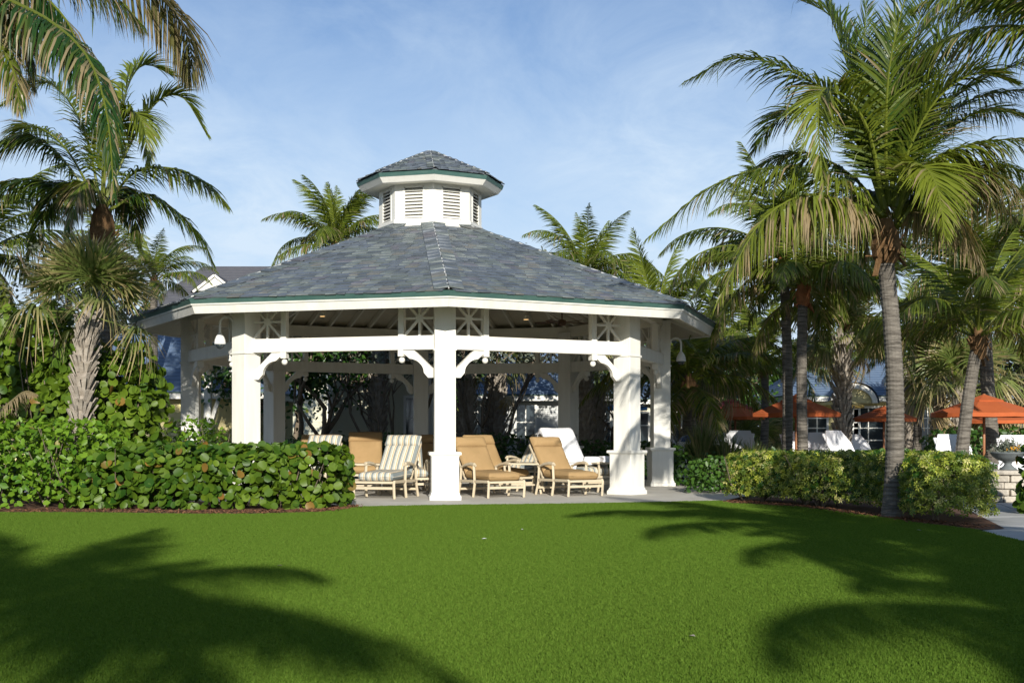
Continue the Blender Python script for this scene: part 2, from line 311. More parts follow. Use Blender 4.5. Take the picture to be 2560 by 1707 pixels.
# one bay: local X runs along the chord from column 0 to column 1, local -Y outwards
mid = TH + 22.5; apo = RAD * math.cos(R(22.5)); half = RAD * math.sin(R(22.5))
def bay(mb, name, m, parent=gz, **kw):
    if parent is gz: return mb.obj(name, m, gz, loc=pol(apo, mid), rot=(0, 0, R(mid)), **kw)
    return mb.obj(name, m, parent, **kw)
x0 = half - .20
m = MB(); m.box((-x0, -.12, 3.135), (x0, .06, 3.43)); parts.append(bay(m, 'beam', M['white'], bevel=.006))
m = MB(); m.box((-half - .05, -.09, 4.16), (half + .05, .09, 4.46)); parts.append(bay(m, 'top_plate', M['cream']))
for s in (-1, 1):
    px_ = s * (half - .94)
    m = MB(); m.box((px_ - .062, -.10, 3.432), (px_ + .062, .05, 4.158)); m.box((px_ - .062, -.118, 3.0), (px_ + .062, .05, 3.133)); m.box((px_ - .05, -.075, 3.133), (px_ + .05, .03, 3.432))
    po = bay(m, 'drop_post', M['white'], bevel=.004)
    m = MB(); prof = [(.066 * math.sin(math.pi * i / 10), -.066 * math.cos(math.pi * i / 10)) for i in range(1, 10)]
    m.lathe([(.004, -.066)] + prof + [(.03, .066), (.03, .08)], 14, (px_, -.034, 2.925)); m.obj('ball_finial', M['white'], po, smooth=True)
    parts.append(po)
    xa, xb = s * (half - .20), px_ + s * .064      # star panel between column and post
    xc = (xa + xb) / 2; hw = abs(xa - xb) / 2; zc = 3.795; hh = .36
    m = MB(); m.prism([(.085 * math.cos(R(22.5 + 45 * i)), .085 * math.sin(R(22.5 + 45 * i))) for i in range(8)], -.028, .028, Matrix.Translation((xc, -.035, zc)) @ Matrix.Rotation(R(90), 4, 'X'))
    st = bay(m, 'star_panel', M['white'])
    for a, b in (((xc, zc - hh), (xc, zc + hh)), ((xc - hw, zc), (xc + hw, zc)), ((xc - hw, zc - hh), (xc + hw, zc + hh)), ((xc - hw, zc + hh), (xc + hw, zc - hh))):
        for e in (a, b):                              # four bars = eight spokes
            m = MB(); d = Vector((e[0] - xc, 0, e[1] - zc)).normalized() * .075
            m.beam((xc + d.x, -.035, zc + d.z), (e[0], -.035, e[1]), .045, .058, up=(0, 1, 0)); m.obj('spoke', M['white'], st)
    parts.append(st)
    out = [(.66, 0), (.43, 0), (0, .40), (0, .585), (.106, .585), (.20, .48), (.212, .40), (.24, .34), (.287, .285), (.325, .25), (.374, .22), (.44, .195), (.52, .18), (.64, .076)]
    m = MB(); m.prism([(s * (half - .232 - u), 3.132 - v) for u, v in out], -.05, .05, Matrix.Translation((0, -.03, 0)) @ Matrix.Rotation(R(90), 4, 'X'))
    parts.append(bay(m, 'bracket', M['white']))
# eaves
CT = math.cos(R(22.5)); SN = math.sin(R(22.5))
def mitred(prof, name, mt, parent=gz, add_at=None):     # prof: (corner radius, z) outline, swept along one side with mitred ends
    m = MB(); v = []
    for s in (-1, 1):
        for r, z in prof: v.append((s * r * SN - s * .001, -r * CT, z))
    n = len(prof); f = [tuple(range(n)), tuple(range(2 * n - 1, n - 1, -1))] + [(i, n + i, n + (i + 1) % n, (i + 1) % n) for i in range(n)]
    m.add(v, f); return m.obj(name, mt, parent, rot=(0, 0, R(mid)))
parts.append(mitred([(7.38, 3.90), (7.455, 4.075), (7.40, 4.10), (7.32, 3.92)], 'fascia', M['white']))
parts.append(mitred([(7.457, 4.072), (7.475, 4.068), (7.485, 4.098), (7.44, 4.105)], 'fascia_bead', M['white']))
parts.append(mitred([(7.478, 4.10), (7.53, 4.205), (7.42, 4.225), (7.40, 4.12)], 'copper_flashing', M['copper']))
parts.append(mitred([(7.34, 3.93), (7.34, 3.95), (6.12, 4.44), (6.12, 4.42)], 'soffit', M['ceiling']))
RE, ZE, RT, ZT = 7.47, 4.20, 1.30, 6.50
parts.append(mitred([(RE - .03, ZE - .015), (RT, ZT - .015), (RT, ZT - .12), (RE - .1, ZE - .10)], 'roof_deck', M['ceiling']))
slope = (ZT - ZE) / ((RE - RT) * CT); PHI = math.atan(slope)
def roofpt(s, u, k, h=0.):                               # s along the eave, u up the slope from it
    d = RE * CT - u * math.cos(PHI) + h * math.sin(PHI); z = ZE + u * math.sin(PHI) + h * math.cos(PHI)
    return Matrix.Rotation(R(mid + 45 * k), 4, 'Z') @ Vector((s, -d, z))
ULEN = (RE - RT) * CT / math.cos(PHI)
def hwid(u): return (RE * CT - u * math.cos(PHI)) * math.tan(R(22.5))
for i in range(-4, 5):                                   # rafters under each roof panel
    s = i * .62; um = ULEN * .97
    while hwid(um) < abs(s) + .05: um -= .05
    Mi = Matrix.Rotation(R(-mid), 4, 'Z')
    a, b = Mi @ roofpt(s, .1, 0, -.205), Mi @ roofpt(s, um, 0, -.205)
    m = MB(); m.beam(a, b, .06, .15); parts.append(m.obj('rafter', M['cream'], gz, rot=(0, 0, R(mid))))
m = MB(); m.beam((0, -7.2, 4.02), (0, -1.2, 6.42), .10, .22); parts.append(m.obj('hip_rafter', M['cream'], gz, rot=(0, 0, R(TH))))
ring(parts)
# slates
random.seed(11)
EXPO, SL = .24, .38
def slate_box(w, l, t=.020):
    m = MB(); j = random.uniform
    m.add([(-w / 2 + j(0, .006), -l * .35 + j(-.012, .012), .018), (w / 2 - j(0, .006), -l * .35 + j(-.012, .012), .018), (w / 2 - .002, l * .65, -.004), (-w / 2 + .002, l * .65, -.004),
           (-w / 2 + .002, -l * .35, .018 + t + j(0, .008)), (w / 2 - .002, -l * .35, .018 + t + j(0, .008)), (w / 2 - .002, l * .65, t * .5), (-w / 2 + .002, l * .65, t * .5)],
          [(4, 5, 6, 7), (0, 1, 5, 4), (1, 2, 6, 5), (3, 0, 4, 7)])
    return m
WID = (.20, .25, .30, .36)
slate_lib = {(w, q): slate_box(w - .006, SL).mesh('slate', M['slates'][q]) for w in WID for q in range(6)}
cap_lib = {q: slate_box(.30, .40, .026).mesh('hip_slate', M['slates'][q]) for q in range(6)}
def qpick(): return random.choices(range(6), (34, 24, 20, 10, 6, 6))[0]
todo = []                                                # (distance to camera, mesh, matrix, front)
for k in range(8):
    Rk = Matrix.Rotation(R(mid + 45 * k), 4, 'Z')
    e = Vector((1, 0, 0)); up = Vector((0, math.cos(PHI), math.sin(PHI))); nn = e.cross(up)
    B = (Rk.to_3x3() @ Matrix((e, up, nn)).transposed()).to_4x4()
    u = .06; row = 0
    while u < ULEN - .1:
        hw = hwid(u) - .14; s = -hw - random.uniform(0, .2)
        while s < hw:
            w = random.choice(WID)
            if s + w > hw + .16: w = .20
            c = s + w / 2
            if s + w > hw + .2: break
            p = roofpt(max(-hw + w / 2 - .06, min(hw - w / 2 + .06, c)), u + random.uniform(-.012, .012), k, .004 + random.uniform(0, .006))
            todo.append((k, p, slate_lib[(w, qpick())], Matrix.Translation(p) @ B)); s += w
        u += EXPO * random.uniform(.97, 1.03); row += 1
    for s_ in (-1, 1):                                   # hip cap slates
        u = .03; tilt = math.atan2(math.tan(R(22.5)) * math.cos(PHI), 1)
        while u < ULEN - .05:
            p = roofpt(s_ * (hwid(u + .1) - .148 / math.cos(tilt) * 1.02), u + .12, k, .034 + random.uniform(0, .008))
            Bt = B @ Matrix.Rotation(s_ * tilt, 4, 'Z')
            todo.append((k, p, cap_lib[qpick()], Matrix.Translation(p) @ Bt)); u += .30
gl = Vector((CX, CY, 0))
def vis(t): return (t[1] + gl - Vector((0, 0, EYE))).length + (0 if t[0] in (0, 7) else 100)
todo.sort(key=vis)
for k, p, me, mx in todo[:300]:
    o = place('slate' if me.name.startswith('slate') else 'hip_slate', me, gz); o.matrix_local = mx
def joined(name, items, parent, mats):
    mb = MB(); idx = {m_.name: i for i, m_ in enumerate(mats)}
    for me, mx in items:
        mb.add([tuple(mx @ v.co) for v in me.vertices], [tuple(q.vertices) for q in me.polygons], idx[me.materials[0].name])
    return tag(mb.obj(name, mats, parent), kind='stuff')
joined('slate_roofing', [(t[2], t[3]) for t in todo[300:]], gz, M['slates'])
for k in range(8):                                       # white mortar run along each hip
    m = MB(); pts = []
    for i in range(60):
        u = .02 + i / 59 * (ULEN - .05); p = roofpt(hwid(u), u, k, .052); p.z += random.uniform(-.008, .012); p.x += random.uniform(-.01, .01); pts.append(p)
    m.tube(pts, [random.uniform(.007, .018) for _ in pts], 5); m.obj('hip_mortar', M['mortar'], gz)
# cupola
cu = empty('cupola', (0, 0, -.115), 0, gz)
cup = []
CR = 1.31; ap = CR * CT; hf = CR * SN
m = MB(); ow, z0, z1 = .262, 6.79, 7.55
for a_, b_ in ((-hf, -ow), (ow, hf)): m.box((a_, -ap, 6.45), (b_, -ap + .07, 7.78))
m.box((-ow, -ap, 6.45), (ow, -ap + .07, z0)); m.box((-ow, -ap, z1), (ow, -ap + .07, 7.78))
cup.append(m.obj('cupola_wall', M['white'], cu, rot=(0, 0, R(mid))))
m = MB(); m.box((-ow, -ap + .085, z0), (ow, -ap + .09, z1)); cup.append(m.obj('louvre_backing', M['dark'], cu, rot=(0, 0, R(mid))))  # near-black panel, painted stand-in for the shade inside the cupola
m = MB()
for s in (-1, 1): m.box((s * ow - .028, -ap - .012, z0 - .03), (s * ow + .028, -ap + .002, z1 + .03))
m.box((-ow, -ap - .012, z0 - .03), (ow, -ap + .002, z0)); m.box((-ow, -ap - .012, z1), (ow, -ap + .002, z1 + .03)); cup.append(m.obj('louvre_frame', M['white'], cu, rot=(0, 0, R(mid))))
for i in range(9):
    z = z0 + .03 + i * (z1 - z0 - .02) / 9
    m = MB(); Mx = Matrix.Translation((0, -ap + .035, z + .02)) @ Matrix.Rotation(R(38), 4, 'X'); m.box((-ow + .002, -.048, -.008), (ow - .002, .048, .008), Mx)
    cup.append(m.obj('louvre_slat', M['white'], cu, rot=(0, 0, R(mid))))
cup.append(mitred([(1.345, 6.45), (1.345, 6.765), (1.32, 6.78), (1.312, 6.45)], 'base_board', M['white'], cu))
cup.append(mitred([(1.66, 7.615), (1.74, 7.625), (1.845, 7.75), (1.74, 7.76)], 'cupola_fascia', M['white'], cu))
cup.append(mitred([(1.83, 7.75), (1.85, 7.75), (1.885, 7.845), (1.80, 7.87)], 'cupola_flashing', M['copper'], cu))
cup.append(mitred([(1.30, 7.66), (1.30, 7.64), (1.70, 7.625), (1.70, 7.645)], 'cupola_soffit', M['cream'], cu))
for k in range(1, 8):
    for o in cup:
        c = o.copy(); col.objects.link(c); c.parent = cu; c.rotation_euler.z = o.rotation_euler.z + R(45 * k)
E2 = dict(RE=1.86, ZE=7.87, RT=.04, ZT=8.66)
mitred_top = [mitred([(1.86, 7.86), (.03, 8.64), (.02, 8.60), (1.80, 7.81)], 'cupola_roof_deck', M['deck'], cu)]
for k in range(1, 8):
    c = mitred_top[0].copy(); col.objects.link(c); c.parent = cu; c.rotation_euler.z += R(45 * k)
sv = (RE, ZE, RT, ZT, PHI, ULEN); RE, ZE, RT, ZT = E2['RE'], E2['ZE'], E2['RT'], E2['ZT']
PHI = math.atan((ZT - ZE) / ((RE - RT) * CT)); ULEN = (RE - RT) * CT / math.cos(PHI)
cap2 = {q: slate_box(.17, .26, .02).mesh('hip_slate', M['slates'][q]) for q in range(6)}
sl2 = {(w, q): slate_box(w - .005, .28, .018).mesh('slate', M['slates'][q]) for w in (.16, .22, .28) for q in range(6)}
cnt_ = []
for k in range(8):
    Rk = Matrix.Rotation(R(mid + 45 * k), 4, 'Z'); up = Vector((0, math.cos(PHI), math.sin(PHI))); ex = Vector((1, 0, 0)); nn = ex.cross(up)
    B = (Rk.to_3x3() @ Matrix((ex, up, nn)).transposed()).to_4x4()
    u = .04
    while u < ULEN - .15:
        hw = hwid(u) - .06; s = -hw
        while s < hw - .03:
            w = random.choice((.16, .22, .28)); p = roofpt(min(s + w / 2, hw - w / 2 + .05), u, k, .004 + random.uniform(0, .006)); cnt_.append((k, sl2[(w, qpick())], Matrix.Translation(p) @ B)); s += w
        u += .185
    tilt = math.atan2(math.tan(R(22.5)) * math.cos(PHI), 1)
    for s_ in (-1, 1):
        u = .02
        while u < ULEN - .08:
            p = roofpt(s_ * (hwid(u + .07) - .085), u + .08, k, .03 + random.uniform(0, .006)); cnt_.append((k, cap2[qpick()], Matrix.Translation(p) @ B @ Matrix.Rotation(s_ * tilt, 4, 'Z'))); u += .2
    m = MB(); pts = []
    for i in range(24):
        u = .02 + i / 23 * (ULEN - .03); p = roofpt(hwid(u), u, k, .05); p.z += random.uniform(-.006, .01); pts.append(p)
    m.tube(pts, [random.uniform(.006, .013) for _ in pts], 5); m.obj('cupola_mortar', M['mortar'], cu)
for k, me, mx in cnt_:
    if k in (0, 7):
        o = place('cupola_slate', me, cu); o.matrix_local = mx
joined('cupola_roofing', [(me, mx) for k, me, mx in cnt_ if k not in (0, 7)], cu, M['slates'])
RE, ZE, RT, ZT, PHI, ULEN = sv
# things fixed to the gazebo
def dome_camera(anchor, side, label):
    t = empty('security_camera', anchor); t.scale = (.86,) * 3; tag(t, label, 'security camera', 'security cameras hung from the gazebo columns')
    m = MB(); pts = [(0, 0, -.10), (side * .05, 0, .04)] + [(side * (.05 + .30 * i / 8), 0, .04 + .17 * math.sin(math.pi * (i / 8) * .5 + .0) if i < 5 else .04 + .17 * math.sin(math.pi * .31) - 0.0 * i) for i in range(1, 6)]
    arc = [(side * (.17 - .17 * math.cos(a)), 0, .17 * math.sin(a)) for a in np.linspace(0, math.pi, 10)]
    m.tube([(0, 0, -.05)] + arc + [(side * .34, 0, -.16), (side * .34, 0, -.26)], .032, 8); m.obj('gooseneck_arm', M['pottery'], t, smooth=True)
    m = MB(); m.lathe([(.04, -.24), (.055, -.26), (.10, -.33), (.135, -.42), (.145, -.50), (.145, -.53), (.12, -.53)][::-1], 18, (side * .34, 0, 0)); m.obj('housing', M['pottery'], t, smooth=True)
    m = MB(); m.lathe([(.02, -.645), (.06, -.63), (.10, -.59), (.118, -.53), (.10, -.525)], 18, (side * .34, 0, 0)); m.obj('dome', M['glass'], t, smooth=True)
    return t
dome_camera(gl + pol(RAD, A[7]) + Vector((-.27, -.05, 3.78)), -1, 'white dome camera on a gooseneck at the left corner column, in sunlight')
dome_camera(gl + pol(RAD, A[2]) + Vector((.24, -.08, 3.70)), 1, 'white dome camera on a gooseneck at the right corner column, in shade')
def fan(loc, label):
    t = empty('ceiling_fan', loc); tag(t, label, 'ceiling fan')
    m = MB(); m.tube([(0, 0, .05), (0, 0, 1.05)], .018, 6); m.obj('downrod', M['blackbrown'], t)
    m = MB(); m.lathe([(.03, -.09), (.10, -.07), (.12, 0), (.10, .06), (.03, .08)], 14); m.obj('motor', M['blackbrown'], t, smooth=True)
    for k in range(5):
        m = MB(); m.prism([(.10, -.02), (.25, -.05), (.62, -.085), (.74, -.06), (.76, 0), (.74, .06), (.62, .085), (.25, .05), (.10, .02)], -.006, .006, Matrix.Rotation(R(72 * k + 20), 4, 'Z') @ Matrix.Rotation(R(12), 4, 'X')); m.obj('blade', M['blackbrown'], t)
fan(P(1405, 806, 34.2), 'brown five-bladed ceiling fan hanging inside the gazebo')
def spot(loc, label, zc):
    t = empty('ceiling_lamp', loc); tag(t, label, 'ceiling lamp', 'lit ceiling lamps in the gazebo')
    m = MB(); m.lathe([(.075, -.02), (.085, -.02), (.09, .10), (.03, .14), (.02, zc)], 12); m.obj('lamp_can', M['cream'], t)
    m = MB(); m.lathe([(.002, -.026), (.07, -.022), (.07, -.018)], 12); m.obj('bulb', M['lamp'], t)
spot(P(806, 789, 35.2), 'small lit lamp under the left part of the gazebo ceiling', .75)
spot(P(1315, 797, 35.6), 'small lit lamp under the gazebo ceiling right of the centre column', .75)
m = MB(); b_ = P(1440, 832, 37.5); m.box((-.17, -.13, -.11), (.17, .13, .11), Matrix.Translation(b_) @ Matrix.Rotation(R(-25), 4, 'X') @ Matrix.Rotation(R(20), 4, 'Z')); m.beam(b_ + Vector((.1, .1, 0)), b_ + Vector((.3, .6, .1)), .04, .04)
tag(m.obj('loudspeaker', M['cream'], bevel=.01), 'boxy beige loudspeaker under the gazebo ceiling beside the fan', 'loudspeaker')
# ------------------------------------------------------------------ palms
def catmull(c, n):
    c = np.asarray(c, float); c = np.vstack([2 * c[0] - c[1], c, 2 * c[-1] - c[-2]]); out = []
    seg = len(c) - 3; ts = np.linspace(0, seg, n)
    for t in ts:
        i = min(int(t), seg - 1); u = t - i; p0, p1, p2, p3 = c[i:i + 4]
        out.append(.5 * ((2 * p1) + (-p0 + p2) * u + (2 * p0 - 5 * p1 + 4 * p2 - p3) * u * u + (-p0 + 3 * p1 - 3 * p2 + p3) * u ** 3))
    return np.array(out)
def unit(a): return a / np.maximum(np.linalg.norm(a, axis=-1, keepdims=True), 1e-9)
def frond_mb(ctrl, S=None, n=62, L=.85, w=.043, droop=.45, dry=.15, lift=.25, seed=0, tone=.45, roll=0., mb=None, thick=1., allrag=0.):
    """one feather leaf: rachis through the control points, two rows of leaflets"""
    rng = np.random.default_rng(seed); pts = catmull(ctrl, 48)
    T = unit(np.gradient(pts, axis=0))
    if S is None:
        h = pts[-1] - pts[0]; h = h * (1, 1, 0)
        if np.linalg.norm(h) < .2: h = np.array((.3, -1., 0))
        S = np.cross(h, (0, 0, 1.)); S /= np.linalg.norm(S)
    S = np.asarray(S, float)
    Sv = unit(S - (T * (T @ S)[:, None])); N = np.cross(Sv, T)
    if roll: c_, s_ = math.cos(roll), math.sin(roll); Sv, N = Sv * c_ + N * s_, N * c_ - Sv * s_
    mb = mb or MB()
    rr = np.linspace(.034, .006, 48) * thick; rr[:5] *= np.linspace(1.7, 1, 5)
    idx = np.arange(0, 48, 3).tolist() + [47]
    mb.tube([tuple(pts[i]) for i in idx], [rr[i] for i in idx], 5, 0, .92, .04 + .5 * (dry > .6))
    for side in (-1, 1):
        t = np.linspace(.13, 1.0, n) + rng.normal(0, .004, n); t = np.clip(t, 0, 1)
        fi = t * 47; i0 = np.minimum(fi.astype(int), 46); u = (fi - i0)[:, None]
        B = pts[i0] * (1 - u) + pts[i0 + 1] * u; Tt = unit(T[i0] * (1 - u) + T[i0 + 1] * u); Ss = Sv[i0]; Nn = N[i0]
        tt = (t - .13) / .87
        prof = np.clip(np.sin(np.pi * (.16 + .80 * tt)), .18, 1) ** .75 * (1 - .35 * tt)
        Ll = L * prof * rng.uniform(.85, 1.1, n)
        sw = np.radians(28 + 42 * tt + rng.normal(0, 6, n))[:, None]
        li = (lift + rng.normal(0, .10, n))[:, None]
        D = unit(np.cos(sw) * Ss * side + np.sin(sw) * Tt + li * Nn)
        dr = (droop * rng.uniform(.7, 1.35, n))[:, None]
        isdry = rng.random(n) < dry
        s4 = (0, .3, .65, 1.)
        Wd = unit(Tt - (Tt * D).sum(1, keepdims=True) * D + .35 * rng.normal(0, 1, (n, 3)) * .4)
        vs_ = []; ww = (.45, 1., .75, .06)
        kink = np.where(rng.random(n) < allrag, rng.uniform(.6, 1.3, n), 0)[:, None]
        for s, wk in zip(s4, ww):
            p = B + (Ll * s)[:, None] * D + (Ll * s)[:, None] * np.array((0, 0, -1.)) * dr * s
            p = p + np.array((0, 0, -1.)) * kink * max(0, s - .45) * Ll[:, None] - D * kink * .5 * max(0, s - .45) * Ll[:, None]
            d2 = p - B; ln = np.linalg.norm(d2, axis=1, keepdims=True)
            p = B + d2 * np.minimum(1, (Ll * s)[:, None] / np.maximum(ln, 1e-6))
            hw = w * .5 * wk * np.clip(prof, .5, 1)[:, None]
            vs_ += [p - Wd * hw, p + Wd * hw]
        V = np.stack(vs_, 1).reshape(-1, 3)
        f = [(8 * i + 2 * j, 8 * i + 2 * j + 1, 8 * i + 2 * j + 3, 8 * i + 2 * j + 2) for i in range(n) for j in range(3)]
        to = np.repeat(np.clip(tone + .14 + rng.normal(0, .2, n), 0, 1), 8)
        tipd = np.tile(np.repeat((0, 0, .15, .55), 2), n)
        dd = np.repeat(isdry, 8) * np.tile(np.repeat((.3, .75, 1, 1.), 2), n); dd = np.maximum(dd, tipd * np.repeat(rng.random(n) < .12 + 1.1 * dry, 8) * .9 + (.8 if dry > .85 else 0) * np.ones(8 * n))
        mb.add(V, f, 0, to, np.clip(dd, 0, 1))
    return mb
def arc_ctrl(length, e0, bend, twist=0.):
    """rachis starting at elevation e0 and bending down by `bend` degrees, in the local XZ plane"""
    p = np.zeros(3); out = [p.copy()]; n = 7
    for i in range(n):
        t = (i + .5) / n; e = R(e0 - bend * t ** 1.35); a = twist * t
        p = p + length / n * np.array((math.cos(e) * math.cos(a), math.cos(e) * math.sin(a), math.sin(e))); out.append(p.copy())
    return out
FR = {}
for i, (kind, ln, e0, bd, dp, dr, lf, tn) in enumerate((
        ('up', 3.3, 84, 38, .18, .02, .45, .62), ('up', 3.5, 74, 55, .22, .03, .40, .52), ('mid', 3.7, 60, 85, .40, .06, .28, .50), ('mid', 3.8, 50, 95, .50, .08, .22, .42),
        ('mid', 3.7, 40, 95, .55, .12, .2, .40), ('low', 3.6, 24, 92, .7, .10, .1, .38), ('low', 3.5, 8, 80, .75, .18, .05, .36), ('old', 3.2, -18, 60, .8, .35, 0, .4), ('dead', 2.8, -40, 48, .85, .92, 0, .3))):
    FR.setdefault(kind, []).append(frond_mb(arc_ctrl(ln, e0, bd, random.uniform(-.25, .25)), (0, 1, 0), 84, .98, .052, dp, dr, lf, 100 + i, tn, allrag=.12 if kind in ('low', 'old') else 0).mesh('frond', M['palm']))
FRS = {}                                     # lighter meshes for palms far off
for i, (kind, ln, e0, bd, dp, dr, lf, tn) in enumerate((('up', 3.3, 80, 45, .2, .03, .4, .6), ('mid', 3.7, 52, 92, .45, .08, .25, .48), ('low', 3.5, 18, 88, .7, .12, .1, .42), ('dead', 2.8, -38, 48, .85, .9, 0, .3))):
    FRS.setdefault(kind, []).append(frond_mb(arc_ctrl(ln, e0, bd, .15), (0, 1, 0), 52, .95, .075, dp, dr, lf, 160 + i, tn).mesh('frond', M['palm']))
def trunk_mb(a, b, r0, r1, curve=(0, 0, 0), ring=.085, sides=12, seed=0, flare=1.35):
    a, b = Vector(a), Vector(b); n = max(8, int((b - a).length / ring)); pts = []; rad = []; rg = random.Random(seed)
    for i in range(n * 2 + 1):
        t = i / (2 * n); p = a.lerp(b, t) + Vector(curve) * math.sin(math.pi * t); r = r0 + (r1 - r0) * t
        r *= 1 + (flare - 1) * math.exp(-t * (b - a).length / .35)
        r *= (1.035 if i % 2 == 0 else .975) * rg.uniform(.985, 1.015); pts.append(p); rad.append(r)
    m = MB(); m.tube(pts, rad, sides); return m
def crownshaft(top, r, seed, drop=.5):
    """fibrous husks and old leaf bases where the leaves leave the trunk"""
    m = MB(); rg = random.Random(seed)
    m.lathe([(r * .9, -drop), (r * 1.35, -drop * .75), (r * 1.5, -drop * .3), (r * 1.2, .05), (r * .5, .3)], 10, top)
    for i in range(16):
        a = rg.uniform(0, 6.28); z = rg.uniform(-drop, .1); q = Vector(top) + Vector((math.cos(a) * r * 1.25, math.sin(a) * r * 1.25, z))
        m.beam(q, q + Vector((math.cos(a) * .12, math.sin(a) * .12, rg.uniform(-.3, .25))), rg.uniform(.05, .1), .02)
    return m
PALMS = 'coconut palms of the garden'
def coconut(base, top, label, seed, r0=.2, r1=.15, scale=1., spec=(3, 7, 6, 2, 1), curve=(0, 0, 0), lib=FR, az=None, skip=None, group=PALMS, smooth=False):
    rg = random.Random(seed); base, top = Vector(base), Vector(top)
    t = empty('coconut_palm', base); tag(t, label, 'palm tree', group)
    trunk_mb((0, 0, 0), top - base, r0, r1, curve, seed=seed).obj('trunk', M['bark'], t, smooth=smooth)
    crownshaft(top - base, r1, seed).obj('crown_fibre', M['orangefibre' if 'orange crown' in label else 'fibre'], t)
    a0 = rg.uniform(0, 360) if az is None else az; k = 0
    for kind, n in zip(('up', 'mid', 'low', 'old', 'dead'), spec):
        if kind not in lib: kind = 'dead' if kind == 'old' else kind
        for i in range(int(n * (1.25 if kind in ('up', 'mid') else 1.0 if kind == 'low' else .5) + .5)):
            k += 1; a = a0 + k * 137.5 + rg.uniform(-14, 14)
            if skip and skip(a % 360, kind): continue
            me = rg.choice(lib[kind]); s = scale * rg.uniform(.88, 1.08)
            o = place('frond', me, t, top - base + Vector((0, 0, rg.uniform(-.1, .15))), (rg.uniform(-.22, .22), rg.uniform(-.14, .14), R(a)), (s, s, s * rg.uniform(.9, 1.1)))
    return t
def disp(seq, Y0, Y1, top):                   # frond path read off the photograph (pixels of its 2352 px view) at a distance from Y0 to Y1
    c = 2560 / 2352; n = len(seq); out = []
    for i, (x, y) in enumerate(seq): out.append(tuple(P(x * c, y * c, Y0 + (Y1 - Y0) * i / (n - 1)) - Vector(top)))
    return out

# main palm on the right
b1 = G(2231, 1293); b1 = Vector((b1.x, b1.y, 0)); Y = b1.y; t1 = P(2216, 580, Y)
hp = empty('coconut_palm', b1); tag(hp, 'tallest coconut palm, pale ringed trunk standing in the lawn edge before the variegated hedge', 'palm tree', PALMS)
trunk_mb((0, 0, 0), P(2213, 640, Y) - b1, .152, .132, (.10, 0, 0), .075, 16, 3, 1.28).obj('trunk', M['bark'], hp)
crownshaft(P(2215, 592, Y) - b1, .17, 5, .45).obj('crown_fibre', M['fibre'], hp)
HERO = [  # path, Y start, Y end, L, droop, dry, lift, tone with sun and shade painted in: paler if sunlit, darker if backlit
    ([(2035, 470), (1995, 330), (1950, 160), (1880, -40)], 0, .6, .95, .25, .0, .35, .12), ([(2040, 470), (2035, 330), (2045, 140), (2100, -80)], 0, -.8, .95, .2, .02, .35, .25),
    ([(2045, 470), (2075, 280), (2170, 90), (2330, -30)], 0, .9, 1.05, .3, .02, .3, .10), ([(2040, 470), (2020, 300), (1930, 60), (1790, -20)], 0, 1.6, .9, .3, .02, .3, .15),
    ([(2030, 480), (1995, 300), (1930, 215), (1885, 215), (1880, 300), (1893, 430)], 0, -1.9, .85, .35, .05, .2, .85), ([(2030, 475), (1960, 280), (1850, 180), (1700, 132), (1575, 188)], 0, -.3, .8, .55, .02, .15, .35),
    ([(2025, 495), (1930, 420), (1790, 385), (1640, 425), (1490, 545)], 0, -1.2, .95, .75, .06, .1, .5), ([(2010, 530), (1930, 465), (1840, 450), (1740, 520), (1650, 690)], 0, -2.0, 1.05, .9, .33, .0, .8),
    ([(2015, 540), (1960, 470), (1880, 455), (1800, 480), (1700, 560)], 0, -1.0, 1.0, .95, .45, .0, .45), ([(2060, 500), (2090, 400), (2125, 385), (2155, 440), (2170, 545)], 0, -1.8, .9, .35, .1, .2, .85),
    ([(2060, 490), (2130, 380), (2240, 330), (2400, 315)], 0, -.5, .9, .75, .05, .1, .6), ([(2065, 510), (2150, 410), (2250, 385), (2400, 470)], 0, .4, 1.1, .95, .5, 0, .3),
    ([(2060, 480), (2120, 330), (2230, 230), (2390, 200)], 0, 1.8, .9, .6, .08, .2, .10), ([(2055, 470), (2100, 300), (2160, 160), (2280, 40)], 0, 2.2, .9, .4, .05, .3, .10),
    ([(2055, 475), (2110, 330), (2210, 210), (2390, 125)], 0, .3, .95, .4, .05, .2, .2), ([(2055, 480), (2140, 400), (2260, 372), (2390, 405)], 0, 1., .9, .8, .1, .1, .25), ([(2045, 470), (2055, 330), (2080, 200), (2060, 40)], 0, .4, 1., .25, .02, .3, .5),
    ([(2050, 475), (2085, 350), (2150, 230), (2240, 170), (2330, 190)], 0, -.8, .9, .35, .03, .3, .45), ([(2045, 465), (2060, 300), (2095, 100), (2160, -70)], 0, 1.4, 1., .2, .02, .35, .12), ([(2040, 470), (2010, 340), (1985, 180), (1990, 0)], 0, .9, 1., .2, .02, .35, .15),
    ([(2060, 480), (2140, 340), (2240, 260), (2340, 260)], 0, 1.4, .95, .5, .05, .2, .12), ([(2060, 495), (2130, 430), (2230, 420), (2330, 500)], 0, 2., 1., .9, .3, 0, .2), ([(2030, 490), (1950, 400), (1840, 350), (1720, 390)], 0, 1.6, .9, .7, .05, .1, .2),
    ([(2030, 480), (1970, 330), (1890, 260), (1790, 270), (1730, 350)], 0, 2.2, .9, .5, .05, .2, .15), ([(2030, 500), (2000, 440), (1990, 470), (1985, 600)], 0, 1.6, .8, .8, .4, 0, .2), ([(2060, 520), (2110, 470), (2190, 500), (2260, 620)], 0, 1.5, .9, .9, .6, 0, .15)]
for i, (p, y0, y1, L_, dp, dr, lf, tn) in enumerate(HERO):
    frond_mb(disp(p, Y + y0, Y + y1, b1), None, 130, L_ * 1.30, .047, dp, dr, lf, 20 + i, tn, allrag=.25 if dr > .25 else .03).obj('frond', M['palm'], hp)
